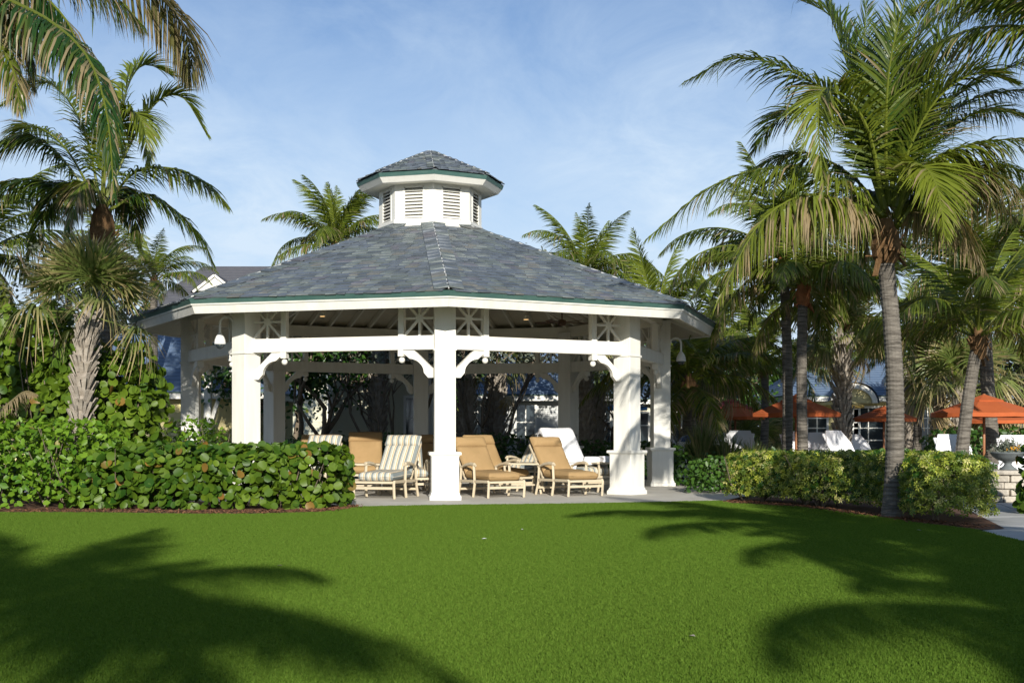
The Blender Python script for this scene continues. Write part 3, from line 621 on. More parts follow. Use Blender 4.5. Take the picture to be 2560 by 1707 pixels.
# the other palms of the right-hand grove
def pair(bx, by_Y, tx, ty): return Vector((P(bx, HOR, by_Y).x, by_Y, 0)), P(tx, ty, by_Y)
for (bx, Yd, tx, ty, lab, seed, r0, r1, s, spec, lib) in (
        (1966, 34, 1958, 655, 'coconut palm with orange crown fibre and hanging dry leaf tips, left of the tallest palm', 31, .145, .125, 1.05, (4, 8, 8, 4, 0), FR),
        (2010, 33, 2008, 720, 'dark shaded coconut trunk close beside the palm with orange crown fibre', 32, .145, .125, .95, (2, 6, 7, 2, 0), FR),
        (2398, 30, 2446, 845, 'leaning dark coconut palm in front of the large orange umbrella', 33, .16, .135, 1.0, (5, 9, 1, 0, 0), FR),
        (2490, 34, 2458, 690, 'grey coconut palm behind the leaning dark trunk', 34, .2, .16, 1.05, (3, 8, 7, 2, 0), FR),
        (2289, 42, 2300, 850, 'slim pale palm trunk beside the arched dormer of the yellow pavilion', 35, .15, .12, .85, (3, 7, 5, 1, 0), FR),
        (2118, 38, 2112, 790, 'slim pale palm trunk next to the rough fan-palm trunk at the blue pavilion roof', 36, .17, .13, .95, (3, 7, 6, 2, 0), FR),
        (1906, 45, 1911, 905, 'short slim palm behind the orange umbrellas with low green fronds', 37, .15, .13, .95, (3, 7, 6, 2, 0), FR),
        (1722, 37, 1722, 960, 'short dark palm by the right gazebo column, arching over the red umbrella', 38, .2, .18, .95, (4, 8, 5, 1, 0), FR),
        (2190, 58, 2180, 900, 'distant palm behind the pavilion roof', 39, .2, .16, 1.0, (3, 6, 6, 3, 0), FRS),
        (2760, 20.5, 2745, 130, 'palm beyond the right edge with sunlit fronds hanging into the top corner', 41, .18, .15, 1.0, (3, 7, 3, 0, 0), FR),
        (1800, 55, 1800, 850, 'far palm above the small blue roof', 43, .2, .16, 1.1, (3, 8, 6, 2, 0), FRS),
        (2560, 48, 2560, 760, 'far palm at the right edge above the orange umbrellas', 45, .2, .16, 1.15, (3, 8, 6, 3, 0), FRS),
        (1640, 46, 1645, 815, 'palm with yellowish fronds rising behind the right eave of the gazebo', 46, .18, .15, 1.0, (3, 8, 5, 3, 0), FR),
        (1464, 50, 1464, 700, 'upright palm crown behind the gazebo roof right of the cupola', 47, .2, .16, 1.0, (4, 9, 6, 0, 0), FR),
        (838, 51, 838, 620, 'palm crown behind the gazebo roof left of the cupola', 48, .2, .16, .98, (7, 7, 3, 0, 0), FR),
        (392, 43, 385, 705, 'small palm with yellowing fronds at the left end of the gazebo roof', 49, .14, .12, .62, (3, 7, 5, 3, 0), FR),
        (270, 56, 268, 640, 'small distant palm behind the left coconut trunk', 50, .16, .13, .7, (2, 6, 3, 0, 0), FRS),
        (-60, 33, -50, 640, 'palm with dry hanging fronds at the left edge', 51, .2, .16, .95, (2, 7, 7, 4, 0), FR)):
    b, t = pair(bx, Yd, tx, ty); coconut(b, t, lab, seed, r0, r1, s, spec, lib=lib, curve=(random.uniform(-.08, .08), 0, 0))
# tall coconut palm on the left
Y = 29.0; b = Vector((P(262, HOR, Y).x, Y, 0)); t = P(256, 545, Y)
lp = empty('coconut_palm', b); tag(lp, 'tall coconut palm on the left, dark fibrous trunk rising behind the fan palm', 'palm tree', PALMS)
trunk_mb((0, 0, 0), t - b, .21, .19, seed=8).obj('trunk', M['bark'], lp); crownshaft(t - b, .2, 9, 1.0).obj('crown_fibre', M['fibre'], lp)
for i, (p, y1, L_, dp, dr, lf, tn) in enumerate((
        ([(240, 480), (310, 395), (400, 388), (470, 420), (527, 478)], -1.0, .8, .65, .02, .1, .65), ([(240, 490), (330, 445), (410, 490), (460, 545), (490, 605)], .3, .75, .7, .02, .1, .12),
        ([(238, 470), (300, 330), (360, 235), (420, 225), (475, 310)], .5, .8, .35, .02, .3, .6), ([(236, 470), (275, 330), (290, 210), (330, 150), (400, 175)], 1.2, .85, .3, .02, .35, .55),
        ([(230, 480), (120, 340), (40, 315), (-60, 360)], -.5, .85, .7, .05, .1, .3), ([(226, 490), (130, 425), (30, 415), (-70, 460)], .6, .9, .75, .05, .1, .12),
        ([(228, 500), (160, 420), (110, 470), (60, 600)], 1.4, .8, .6, .1, .1, .15), ([(232, 470), (190, 290), (110, 190), (10, 240)], .8, .85, .4, .05, .25, .5),
        ([(234, 470), (235, 330), (215, 200), (160, 120)], 1.5, .85, .25, .02, .3, .5), ([(236, 470), (250, 330), (300, 260), (330, 290), (340, 380)], -1.2, .8, .5, .05, .2, .6),
        ([(230, 480), (150, 340), (70, 290), (20, 330)], 1.8, .8, .5, .05, .2, .4), ([(232, 490), (200, 420), (180, 440), (150, 540)], -1.0, .8, .8, .3, .0, .25), ([(238, 490), (270, 430), (300, 460), (320, 560)], 1.5, .8, .8, .2, 0, .15))):
    frond_mb(disp(p, Y, Y + y1, b), None, 124, L_ * 1.4, .058, dp, dr, lf, 50 + i, tn).obj('frond', M['palm'], lp)
# nearer palm whose crown is beyond the top left corner
Y = 20.5; t = P(-190, -120, Y); b = Vector((t.x - .1, Y, 0))
np_ = empty('coconut_palm', b); tag(np_, 'near palm beyond the upper left corner, old brownish fronds hanging into the picture', 'palm tree', PALMS)
trunk_mb((0, 0, 0), t - b, .2, .16, seed=12).obj('trunk', M['bark'], np_); crownshaft(t - b, .17, 13).obj('crown_fibre', M['fibre'], np_)
for i, (p, y1, L_, dp, dr, lf, tn, rg_) in enumerate((
        ([(-175, -110), (-20, -20), (110, 45), (200, 130), (245, 260), (262, 445)], -4.2, .95, .95, .16, .0, -.15, .5), ([(-175, -110), (0, -80), (130, 20), (180, 110), (215, 240)], -.8, 1.0, 1.0, .35, 0, -.1, .5),
        ([(-175, -115), (100, -170), (300, -60), (400, 30), (440, 120), (432, 185)], 4.0, 1.15, .95, .5, .0, .6, .1), ([(-175, -110), (-100, -20), (-30, 60), (30, 160), (45, 250)], -1.5, .9, .95, .45, 0, .3, .4),
        ([(-175, -110), (-260, -100), (-380, 40)], 1.0, .9, .8, .1, 0, .4, 0), ([(-175, -110), (-200, -260), (-330, -380)], .5, .9, .4, .05, .2, .4, 0), ([(-175, -110), (-100, -280), (40, -420)], 1.0, .9, .4, .05, .2, .4, 0),
        ([(-175, -110), (-60, -90), (80, -10), (160, 90), (190, 190)], -.2, 1.0, 1.0, .4, 0, .2, .45), ([(-175, -110), (-90, -60), (0, 10), (60, 100), (80, 200)], .2, .95, 1.0, .45, 0, .25, .45), ([(-175, -110), (-40, -140), (140, -90), (260, -10), (330, 60)], .4, 1.0, .95, .3, 0, .2, .2),
        ([(-175, -110), (-60, -60), (60, 40), (110, 150)], .8, .95, .95, .35, 0, .15, .4))):
    frond_mb(disp(p, Y, Y + y1, b), None, 150, L_ * 1.25, .050, dp, dr, lf, 80 + i, tn, allrag=rg_).obj('frond', M['palmdry'] if i == 2 else M['palm'], np_)

# fan palms
def fan_mb(seed, pet=.9, n=34, L=.85, span=235, droop=.35, dry=0., tone=.5):
    """costapalmate leaf along local +X: petiole, then segments joined in their lower half"""
    rng = np.random.default_rng(seed); m = MB(); L0 = .56
    m.tube([(0, 0, 0), (pet * .5, 0, .03), (pet, 0, 0)], [.022, .016, .012], 4, 0, .7, dry * .8)
    for i in range(n):
        a = R(-span / 2 + span * i / (n - 1)) ; ln = L * (1 - .28 * abs(a) / R(span / 2)) * rng.uniform(.92, 1.06); d = np.array((math.cos(a), math.sin(a), .18 * math.cos(a * 1.3) - .05)); d /= np.linalg.norm(d)
        side = np.cross(d, (0, 0, 1.)); side /= np.linalg.norm(side); fold = .035 if i % 2 else -.035
        w0 = L0 * ln * R(span / (n - 1)) * 1.05; vs_ = []
        dr = droop * rng.uniform(.5, 1.5)
        for s, w in ((0.02, .02), (.22, w0 * .5), (.45, w0 * .92), (.70, w0 * .72), (1., .006)):
            q = np.array((pet, 0, 0)) + d * ln * s + np.array((0, 0, -1.)) * ln * dr * max(0, s - .25) ** 2 * 1.9 + np.array((0, 0, fold * min(1, s * 2)))
            vs_ += [q - side * w / 2, q + side * w / 2]
        dd = np.clip(np.repeat((0, 0, .05, .45, .95), 2) * (rng.random() < .75) + dry, 0, 1)
        m.add(vs_, [(2 * j, 2 * j + 1, 2 * j + 3, 2 * j + 2) for j in range(4)], 0, np.clip(tone + rng.normal(0, .12), 0, 1), dd)
    return m
FAN = {'green': [fan_mb(i, 1.0, 34, .88, 240, .28, 0, .55).mesh('fan_leaf', M['fan']) for i in range(3)], 'low': [fan_mb(10 + i, .95, 34, .85, 230, .75, .08, .42).mesh('fan_leaf', M['fan']) for i in range(3)],
       'dead': [fan_mb(20 + i, .8, 30, .85, 150, 1.3, .85, .3).mesh('fan_leaf', M['fan']) for i in range(2)]}
def boots_mb(h, r, seed, density=1.):
    """trunk clad in split leaf bases"""
    m = MB(); rg = random.Random(seed); m.tube([(0, 0, 0), (0, 0, h * .5), (0, 0, h)], [r * 1.05, r * .92, r], 10)
    z = .05; k = 0
    while z < h:
        for q in range(5):
            a = q * 1.2566 + k * .62 + rg.uniform(-.15, .15); c, s = math.cos(a), math.sin(a); l = rg.uniform(.22, .36); o = rg.uniform(.07, .16)
            p0 = Vector((c * r * .9, s * r * .9, z)); p1 = Vector((c * (r + o), s * (r + o), z + l))
            for sg in (-1, 1):                       # a base splits into two prongs
                dv = Vector((-s, c, 0)) * sg; m.beam(p0 + dv * .02, p1 + dv * rg.uniform(.045, .08), rg.uniform(.05, .075), .022, up=(c, s, .3))
        z += .15 / density; k += 1
    return m
def fanpalm(base, h, label, seed, r=.17, scale=1., spec=(12, 10, 6), lean=(0, 0), group='fan palms of the garden'):
    rg = random.Random(seed); t = empty('fan_palm', base); tag(t, label, 'palm tree', group)
    tr = boots_mb(h, r, seed).obj('trunk', M['boot'], t); tr.rotation_euler = (lean[1], lean[0], 0)
    top = Matrix.Rotation(lean[0], 3, 'Y') @ Vector((0, 0, h)); k = 0
    for kind, n, e0, e1 in (('green', spec[0], 82, 22), ('low', spec[1], 20, -25), ('dead', spec[2], -35, -70)):
        for i in range(n):
            k += 1; el = e0 + (e1 - e0) * (i + .5) / n + rg.uniform(-8, 8); a = k * 137.5 + rg.uniform(-15, 15); s = scale * rg.uniform(.88, 1.1)
            o = place('fan_leaf', rg.choice(FAN[kind]), t, top + Vector((0, 0, -.1 * (kind == 'dead'))), (0, 0, 0), (s, s, s))
            o.rotation_euler = (Matrix.Rotation(R(a), 3, 'Z') @ Matrix.Rotation(R(-el), 3, 'Y') @ Matrix.Rotation(rg.uniform(-.5, .5), 3, 'X')).to_euler()
    return t
Yf = 25.2; bx = P(188, HOR, Yf).x
fanpalm((bx, Yf, 0), 3.72, 'fan palm with grey split trunk and brown hanging leaf tips at the left hedge', 61, .14, .95, (30, 5, 0), lean=(.07, 0))
for (bx, Yd, h, lab, seed, sc_, spec, r) in (
        (1768, 40, 2.9, 'fan palm with shaggy grey trunk beside the red umbrellas', 62, .95, (12, 8, 2), .22), (2106, 37.5, 4.1, 'rough-trunked fan palm before the yellow pavilion doors', 63, .9, (12, 8, 2), .19),
        (2268, 46, 3.7, 'rough-trunked fan palm under the arched dormer', 64, .85, (10, 4, 1), .16), (2400, 41, 2.7, 'low bright fan palm behind the leaning dark trunk', 65, 1.25, (16, 8, 3), .15),
        (2345, 47, 3.4, 'fan palm with bushy crown right of the slim pale trunk', 66, 1.1, (12, 5, 1), .16), (2505, 44, 2.9, 'spiky fan palm at the right above the large orange umbrella', 67, 1.2, (14, 8, 3), .16),
        (2170, 60, 4.6, 'distant fan palm showing above the blue pavilion roof', 68, 1.1, (10, 10, 8), .22), (945, 43, 5.0, 'dark fan-palm trunk behind the gazebo against the pale wall', 69, 1.0, (9, 2, 0), .24),
        (1165, 43, 5.0, 'thick booted trunk just right of the centre column behind the gazebo', 70, 1.0, (9, 2, 0), .27), (1240, 44, 3.4, 'broad brown booted trunk left of the white cottage window', 71, 1.0, (9, 3, 1), .28),
        (1494, 41, 2.7, 'fan palm with booted trunk seen left of the right corner column', 72, .8, (8, 3, 1), .20), (1462, 39.5, 3.8, 'dark slim fan-palm trunk behind the right back column', 73, .75, (7, 2, 0), .18),
        (1945, 50, 1.0, 'bright green low fan plant under the orange umbrellas', 74, 1.0, (12, 8, 0), .1), (1880, 49, .8, 'bright green fan plant left of the slim palm under the umbrellas', 75, 1.0, (12, 8, 0), .1), (2060, 54, 3.6, 'fan palm between the slim palms behind the pavilion', 76, 1.1, (12, 10, 6), .16)):
    fanpalm((P(bx, HOR, Yd).x, Yd, 0), h, lab, seed, r, sc_, spec)

FRB = {k: [frond_mb(arc_ctrl(ln, e0, bd, .2), (0, 1, 0), 90, 1.3, .075, dp, .05, lf, 180 + i, .4).mesh('frond', M['palm'])] for i, (k, ln, e0, bd, dp, lf) in enumerate((('up', 3.5, 76, 50, .25, .4), ('mid', 4.0, 48, 95, .5, .2), ('low', 3.8, 16, 88, .75, .1), ('dead', 2.8, -38, 48, .85, 0)))}
# palms behind the photographer, which throw the shadows on the lawn
coconut((-2.1, -12.2, 0), (-1.8, -11.6, 7.2), 'palm behind the viewer whose shadow falls on the left of the lawn', 90, spec=(2, 7, 6, 1, 0), scale=1.05, az=20, lib=FRB)
coconut((8.4, -4.2, 0), (8.1, -3.9, 6.2), 'palm behind the viewer on the right whose shadow crosses the near right lawn', 91, spec=(2, 7, 6, 1, 0), scale=1.0, az=75, lib=FRB)
coconut((7.5, -0.5, 0), (7.2, -0.7, 6.4), 'palm beyond the right edge whose shadow crosses the lawn before the hedge', 92, spec=(2, 5, 4, 0, 0), scale=1.05, az=10, lib=FRB)
coconut((7.6, -10.0, 0), (7.3, -9.6, 6.0), 'palm behind the viewer whose frond shadow lies at the near right lawn corner', 96, spec=(2, 7, 6, 1, 0), scale=1.0, az=200, lib=FRB)
# ------------------------------------------------------------------ hedges, shrubs, broadleaf trees
def seg_dist(xy, line):
    best = np.full(len(xy), 1e9)
    for a, b in zip(line[:-1], line[1:]):
        a, b = np.array(a[:2]), np.array(b[:2]); d = b - a; t = np.clip(((xy - a) @ d) / (d @ d), 0, 1)
        best = np.minimum(best, np.linalg.norm(xy - a - t[:, None] * d, axis=1))
    return best
def wob(p, s, seed):                                   # smooth lumpy noise
    r = np.random.default_rng(seed); o = np.zeros(len(p))
    for i in range(6):
        k = r.normal(0, 1, 3) * s * (1 + .7 * i); o += np.sin(p @ k + r.uniform(0, 6.28)) / (1 + .6 * i)
    return o / 2.2
def hedge_points(line, hw, h, n, seed, lump=.12, shell=.34, power=3.2, z0=.04, lumpscale=1.6, front=True):
    """points near the surface of a clipped hedge that follows `line`, with outward directions"""
    rng = np.random.default_rng(seed); L = np.array([q[:2] for q in line]); lo = L.min(0) - hw * 1.2; hi = L.max(0) + hw * 1.2; P_, N_ = [], []; got = 0
    def q(p):
        return (seg_dist(p[:, :2], line) / hw) ** power + (np.maximum(p[:, 2] - .35 * h, 0) / (h * .65)) ** power - lump * 3 * wob(p, lumpscale, seed + 5)
    while got < n:
        p = np.column_stack((rng.uniform(lo[0], hi[0], 20000), rng.uniform(lo[1], hi[1], 20000), rng.uniform(z0, h * 1.2, 20000)))
        v = q(p); ok = (v < 1) & (v > shell ** 1.6 * .9 - .2 + .25)
        ok |= (v < 1) & (rng.random(len(p)) < .10)
        p = p[ok]; v = v[ok]; e = .03
        g = np.column_stack([q(p + np.eye(3)[i] * e) - v for i in range(3)]); g = unit(g)
        P_.append(p); N_.append(g); got += len(p)
    p = np.concatenate(P_)[:n]; g = np.concatenate(N_)[:n]
    return p, g
def frames(N, rng, up=.35, jit=.5):
    """leaf frames: Z near the outward direction, X hanging a little downwards"""
    Z = unit(N * .75 + rng.normal(0, jit, N.shape) + np.array((0, -.25, up)))
    X = unit(np.cross(Z, rng.normal(0, 1, N.shape))); X = unit(X + np.array((0, 0, -.5))); X = unit(X - (X * Z).sum(1, keepdims=True) * Z); Y = np.cross(Z, X)
    return X, Y, Z
def ROUND():                                           # sea-grape leaf, cupped disc with a notch at the stalk
    v = [(0, 0, -.06)]; k = 9
    for i in range(k):
        a = 2 * math.pi * (i + .5) / k; r = .5 * (1 if i not in (4,) else .90); v.append((r * math.cos(a) - .02, r * math.sin(a) * 1.06, .05 * math.cos(2 * a) + .035))
    return np.array(v), [(0, i + 1, (i + 1) % k + 1) for i in range(k)]
def OVAL(w=.5):
    return np.array([(-.5, 0, 0), (-.15, w * .5, .06), (.28, w * .42, .05), (.52, 0, -.05), (.28, -w * .42, .05), (-.15, -w * .5, .06), (.05, 0, -.02)]), [(0, 6, 1), (1, 6, 2), (2, 6, 3), (3, 6, 4), (4, 6, 5), (5, 6, 0)]
def ROSETTE(k=6):
    v, f = [], []
    for i in range(k):
        a = 2 * math.pi * i / k; c, s = math.cos(a), math.sin(a); b = len(v)
        v += [(.05 * c, .05 * s, .03), (.30 * c - .11 * s, .30 * s + .11 * c, .03), (.55 * c, .55 * s, -.10), (.30 * c + .11 * s, .30 * s - .11 * c, .03)]; f += [(b, b + 1, b + 2), (b, b + 2, b + 3)]
    return np.array(v), f
def bake(shape, P_, N_, size, rng, tone, dry, mb=None, up=.35, jit=.5, szvar=.3):
    V, Fc = shape; n = len(P_); X, Y, Z = frames(N_, rng, up, jit); s = size * rng.uniform(1 - szvar, 1 + szvar * .8, n)
    W = P_[:, None, :] + s[:, None, None] * (V[None, :, 0:1] * X[:, None] + V[None, :, 1:2] * Y[:, None] + V[None, :, 2:3] * Z[:, None])
    mb = mb or MB(); k = len(V); base = (np.arange(n) * k)[:, None, None] + np.array(Fc)[None]
    mb.v.append(W.reshape(-1, 3)); mb.f += [tuple(q) for q in (base + mb.n).reshape(-1, len(Fc[0])).tolist()]; mb.mi += [0] * (n * len(Fc))
    mb.t.append(np.repeat(tone, k)); mb.d.append(np.repeat(dry, k)); mb.n += n * k
    return mb, (X, Y, Z, s)
LEAFLIB = {}
def leaf_variants(key, shape, m, tones, drys, name='leaf'):
    if key not in LEAFLIB:
        LEAFLIB[key] = []
        for to in tones:
            for d in drys:
                mb = MB(); mb.add(shape[0], shape[1], 0, to, d); LEAFLIB[key].append(mb.mesh(name, m, smooth=True))
    return LEAFLIB[key]
def twigs(line, hw, h, n, seed, m, parent, name='stem', r=.012, fork=3):
    rg = random.Random(seed); mb = MB()
    for i in range(n):
        j = rg.randrange(len(line) - 1); t = rg.random(); a = Vector(line[j][:2] + (0,)).lerp(Vector(line[j + 1][:2] + (0,)), t) + Vector((rg.uniform(-.3, .3), rg.uniform(-.3, .3) * hw, 0))
        for q in range(fork):
            b = a + Vector((rg.uniform(-.5, .5), rg.uniform(-hw * .95, hw * .6), h * rg.uniform(.6, .95))); mid_ = a.lerp(b, .5) + Vector((rg.uniform(-.1, .1), rg.uniform(-.1, .1), -.08 * h))
            mb.tube([a, mid_, b], [r * 1.6, r, r * .5], 5)
    return tag(mb.obj(name, m, parent), kind='stuff')
def shrub(name, line, hw, h, n, size, shape, m, label, cat, seed, single=0, key=None, group=None, dryshare=.04, tone=(.5, .22), up=.35, jit=.72, lump=.12, shell=.34, power=3.2, z0=.04, lumpscale=1.6, stems=6, stem_r=.012, base=None, clump=0):
    c = np.array([q[:2] for q in line]).mean(0); t = empty(name, (c[0], c[1], 0)); tag(t, label, cat, group)
    rng = np.random.default_rng(seed); ln = [(q[0] - c[0], q[1] - c[1]) for q in line]
    p, g = hedge_points(ln, hw, h, n, seed, lump, shell, power, z0, lumpscale)
    tn = np.clip(tone[0] + .22 * wob(p, 1.1, seed + 9) + rng.normal(0, tone[1], n), 0, 1); dr = np.where(rng.random(n) < dryshare, rng.uniform(.5, 1, n), 0)
    order = np.argsort(np.linalg.norm(p + np.array((c[0], c[1], -EYE)), axis=1) - 2.0 * (g @ unit(np.array((-c[0], -c[1], 1.)))) - (.4 * p[:, 2] if single else 0))
    one = order[:single]; rest = order[single:]
    if single:
        lib = leaf_variants(key, shape, m, (.2, .45, .7, .95), (0, .85)); X, Y, Z = frames(g[one], rng, up, jit)
        for i, j in enumerate(one):
            q = int(np.clip(tn[j] * 4, 0, 3)) * 2 + (1 if dr[j] > .4 else 0); s = size * rng.uniform(.72, 1.22)
            o = place('leaf', lib[q], t); o.matrix_local = Matrix.Translation(p[j]) @ Matrix((X[i] * s, Y[i] * s, Z[i] * s)).transposed().to_4x4()
    mb, _ = bake(shape, p[rest], g[rest], size, rng, tn[rest], dr[rest], None, up, jit)
    tag(mb.obj('foliage', m, t, smooth=True), kind='stuff')
    if stems: twigs(ln, hw, h, stems, seed + 3, M['wood'], t, r=stem_r)
    return t
RD, OV, RO = ROUND(), OVAL(.62), ROSETTE(6)
# left: clipped sea grape in front of the gazebo, tall sea grape behind, small-leaved bush at the left edge
shrub('sea_grape_hedge', [(-7.6, 23.95), (-6.0, 23.75), (-4.3, 23.85), (-3.75, 23.95)], .78, 1.19, 2800, .158, RD, M['grape'], 'low clipped sea grape hedge with round reddish-tipped leaves before the left gazebo columns', 'hedge', 201, 300, 'grape', 'sea grape plants', .035, (.40, .22), power=4, lump=.07, stems=14)
shrub('sea_grape_bush', [(-8.9, 26.0), (-8.3, 26.2), (-7.85, 26.3)], .80, 3.2, 2500, .18, RD, M['grape'], 'tall sea grape bush between the fan palm and the left gazebo column', 'bush', 202, 300, 'grape', 'sea grape plants', .012, (.60, .22), lump=.16, stems=8, stem_r=.02)
shrub('sea_grape_bush', [(-10.7, 27.2), (-10.2, 27.0), (-9.7, 27.0)], .85, 3.85, 2000, .19, RD, M['grape'], 'tall sea grape bush left of the fan palm trunk', 'bush', 203, 300, 'grape', 'sea grape plants', .012, (.68, .22), lump=.18, stems=8, stem_r=.02)
shrub('small_leaf_bush', [(-10.5, 24.4), (-9.2, 24.1), (-8.0, 23.95)], .92, 1.62, 3000, .135, OV, M['clusia'], 'bright green small-leaved bush at the left edge of the lawn', 'bush', 204, 300, 'clusia', None, .01, (.6, .2), lump=.12, stems=10)
shrub('low_green_bush', [(-7.0, 27.6), (-6.7, 28.0)], .55, 1.75, 900, .11, OV, M['clusia'], 'small green bush at the foot of the leftmost gazebo column', 'bush', 205, 0, None, None, .01, (.45, .2), stems=3)
# right: variegated hedge and its neighbours
HL = [(4.95, 26.0), (5.55, 25.3), (6.6, 23.0), (7.1, 21.4), (6.9, 19.95)]
shrub('variegated_hedge', HL, .66, 1.06, 8500, .125, RO, M['varieg'], 'long clipped hedge with yellow-edged leaves behind the tallest palm trunk', 'hedge', 210, 300, 'varieg', None, .10, (.15, .26), power=4, lump=.08, stems=18, stem_r=.016, z0=.16, up=.45)
shrub('green_hedge', [(4.6, 33.6), (5.6, 33.4), (6.4, 32.6)], .7, 1.0, 2200, .12, OV, M['green'], 'dark green low hedge beyond the patio at the right gazebo column', 'hedge', 211, 0, None, 'green hedges', .0, (.4, .2), stems=3)
shrub('green_hedge', [(4.5, 29.6), (5.3, 29.8), (6.2, 29.2)], .55, .82, 1500, .11, OV, M['green'], 'low green hedge between the patio and the variegated hedge', 'hedge', 212, 0, None, 'green hedges', .0, (.5, .2), stems=3)
shrub('green_hedge', [(8.9, 26.3), (9.1, 28.2), (9.2, 30)], .62, .98, 2000, .12, OV, M['green'], 'green hedge behind the right end of the variegated hedge by the stone pedestal', 'hedge', 213, 0, None, 'green hedges', .0, (.55, .2), stems=3)
shrub('ground_cover', [(8.0, 31.2), (9.6, 31.6), (10.6, 31.6)], .9, .95, 2600, .13, OV, M['green'], 'leafy green planting around the slim pale palm trunk', 'plants', 214, 0, None, None, .02, (.75, .2), stems=0)
shrub('sea_grape_bush', [(9.35, 22.2), (9.8, 22.6)], .55, 1.3, 420, .20, RD, M['grape'], 'dark sea grape leaves at the right edge by the path', 'bush', 215, 200, 'grape', 'sea grape plants', .03, (.35, .2), stems=4)
shrub('ground_cover', [(13.0, 38), (15.0, 38), (18, 38)], .9, 1.5, 2600, .16, OV, M['green'], 'green shrubs below the orange umbrellas at the right edge', 'plants', 216, 0, None, None, .02, (.5, .2), stems=0)
# hedges behind the gazebo
shrub('back_hedge', [(-6.4, 39.6), (-4, 40.6), (-1.5, 41.0), (1.5, 40.8)], .7, 1.32, 4200, .13, OV, M['green'], 'dark green hedge along the back of the gazebo patio', 'hedge', 220, 0, None, 'green hedges', 0, (.35, .2), stems=0)
shrub('back_hedge', [(1.6, 39.6), (3.2, 38.2), (4.4, 36.6)], .6, 1.15, 1800, .13, OV, M['green'], 'green hedge behind the right back column with sunlit tops', 'hedge', 221, 0, None, 'green hedges', 0, (.55, .25), stems=0)
shrub('variegated_bush', [(-9.4, 38.0), (-7.9, 38.2)], .7, 1.5, 1500, .14, RO, M['varieg'], 'yellow-green bush seen left of the left corner column', 'bush', 222, 0, None, None, .15, (.5, .25), stems=0)
def tree(base, h, spread, label, seed, m=M['silver'], size=.10, n=3600, trunks=4, leafshape=OV, group='silvery trees behind the gazebo', r=.07, zlow=.42, tone=(.45, .22), flat=.75, cat='tree', name='broadleaf_tree'):
    rg = random.Random(seed); rng = np.random.default_rng(seed); t = empty(name, base); tag(t, label, cat, group); tips = []; wood = MB()
    def grow(p, d, l, r_, lev):
        pts = [p]; q = p.copy(); dd = d.copy()
        for i in range(4):
            dd = (dd + Vector((rg.uniform(-.28, .28), rg.uniform(-.28, .28), rg.uniform(-.08, .2)))).normalized(); q = q + dd * l / 4; pts.append(q.copy())
        wood.tube(pts, [r_ * (1 - .12 * i) for i in range(5)], 6)
        if lev >= 1: tips.extend(pts[2:])
        if lev < 3:
            for i in range(3 if lev else 2):
                nd = (dd + Vector((rg.uniform(-1, 1) * spread / h * 1.6, rg.uniform(-1, 1) * spread / h * 1.6, rg.uniform(-.15, .6)))).normalized()
                grow(pts[rg.choice((2, 3, 4, 4))].copy(), nd, l * rg.uniform(.6, .8), r_ * .6, lev + 1)
    for i in range(trunks):
        a = rg.uniform(0, 6.28); grow(Vector((.25 * math.cos(a), .25 * math.sin(a), 0)), Vector((math.cos(a) * .35, math.sin(a) * .35, 1)).normalized(), h * rg.uniform(.38, .5), r, 0)
    wood.obj('trunk', M['wood'], t, smooth=True)
    tp = np.array([tuple(q) for q in tips]); tp = tp[tp[:, 2] > h * zlow] if (tp[:, 2] > h * zlow).sum() > 10 else tp
    ce = tp[rng.integers(0, len(tp), n)]; p = ce + rng.normal(0, 1, (n, 3)) * np.array((.34, .34, .26)) * spread * .32
    keep = wob(p, 1.3, seed + 2) > -.30; p = p[keep]; g = unit(p - np.array((0, 0, h * .6)) + rng.normal(0, .2, p.shape))
    tn = np.clip(tone[0] + rng.normal(0, tone[1], len(p)), 0, 1)
    mb, _ = bake(leafshape, p, g, size, rng, tn, np.where(rng.random(len(p)) < .04, .7, 0), None, .4, .6); tag(mb.obj('crown', m, t), kind='stuff')
    return t
tree((-6.9, 42.4, 0), 5.6, 3.6, 'dense dark tree behind the left back column of the gazebo', 231, M['green'], .17, 9000, 4, tone=(.2, .18), zlow=.05, r=.12)
tree((-4.2, 42.2, 0), 6.0, 3.0, 'thin-stemmed tree with grey-green leaves before the dappled wall', 232, M['silver'], .15, 4600, 5, zlow=.58, r=.06)
tree((-1.0, 42.6, 0), 6.2, 3.0, 'silvery tree just right of the centre column behind the gazebo', 233, M['silver'], .15, 5200, 3, zlow=.52, r=.075)
tree((-.3, 43.6, 0), 5.2, 2.2, 'silvery tree with curved bare stems before the white cottage window', 234, M['silver'], .14, 3000, 2, zlow=.62, r=.055)
tree((3.7, 41.2, 0), 3.9, 2.2, 'small dark-stemmed tree beside the right corner column', 235, M['silver'], .12, 1800, 3, zlow=.62, r=.06)
tree((5.3, 41, 0), 5.0, 2.2, 'silvery tree behind the right dome camera', 236, M['silver'], .13, 3000, 3, zlow=.25, r=.09)
tree((-11.2, 31.5, 0), 4.9, 3.2, 'grey-leaved tree at the left edge behind the sea grape', 237, M['silver'], .12, 4200, 4, zlow=.1, r=.1)
tree((16.5, 46, 0), 4.6, 4.0, 'grey-green tree at the right edge behind the umbrellas', 238, M['silver'], .15, 5200, 4, zlow=.1, r=.12, group='trees behind the pool')
tree((9.4, 54, 0), 4.6, 3.6, 'dark green tree behind the slim palm and orange umbrellas', 239, M['green'], .17, 4200, 4, zlow=.1, r=.12, tone=(.3, .2), group='trees behind the pool')
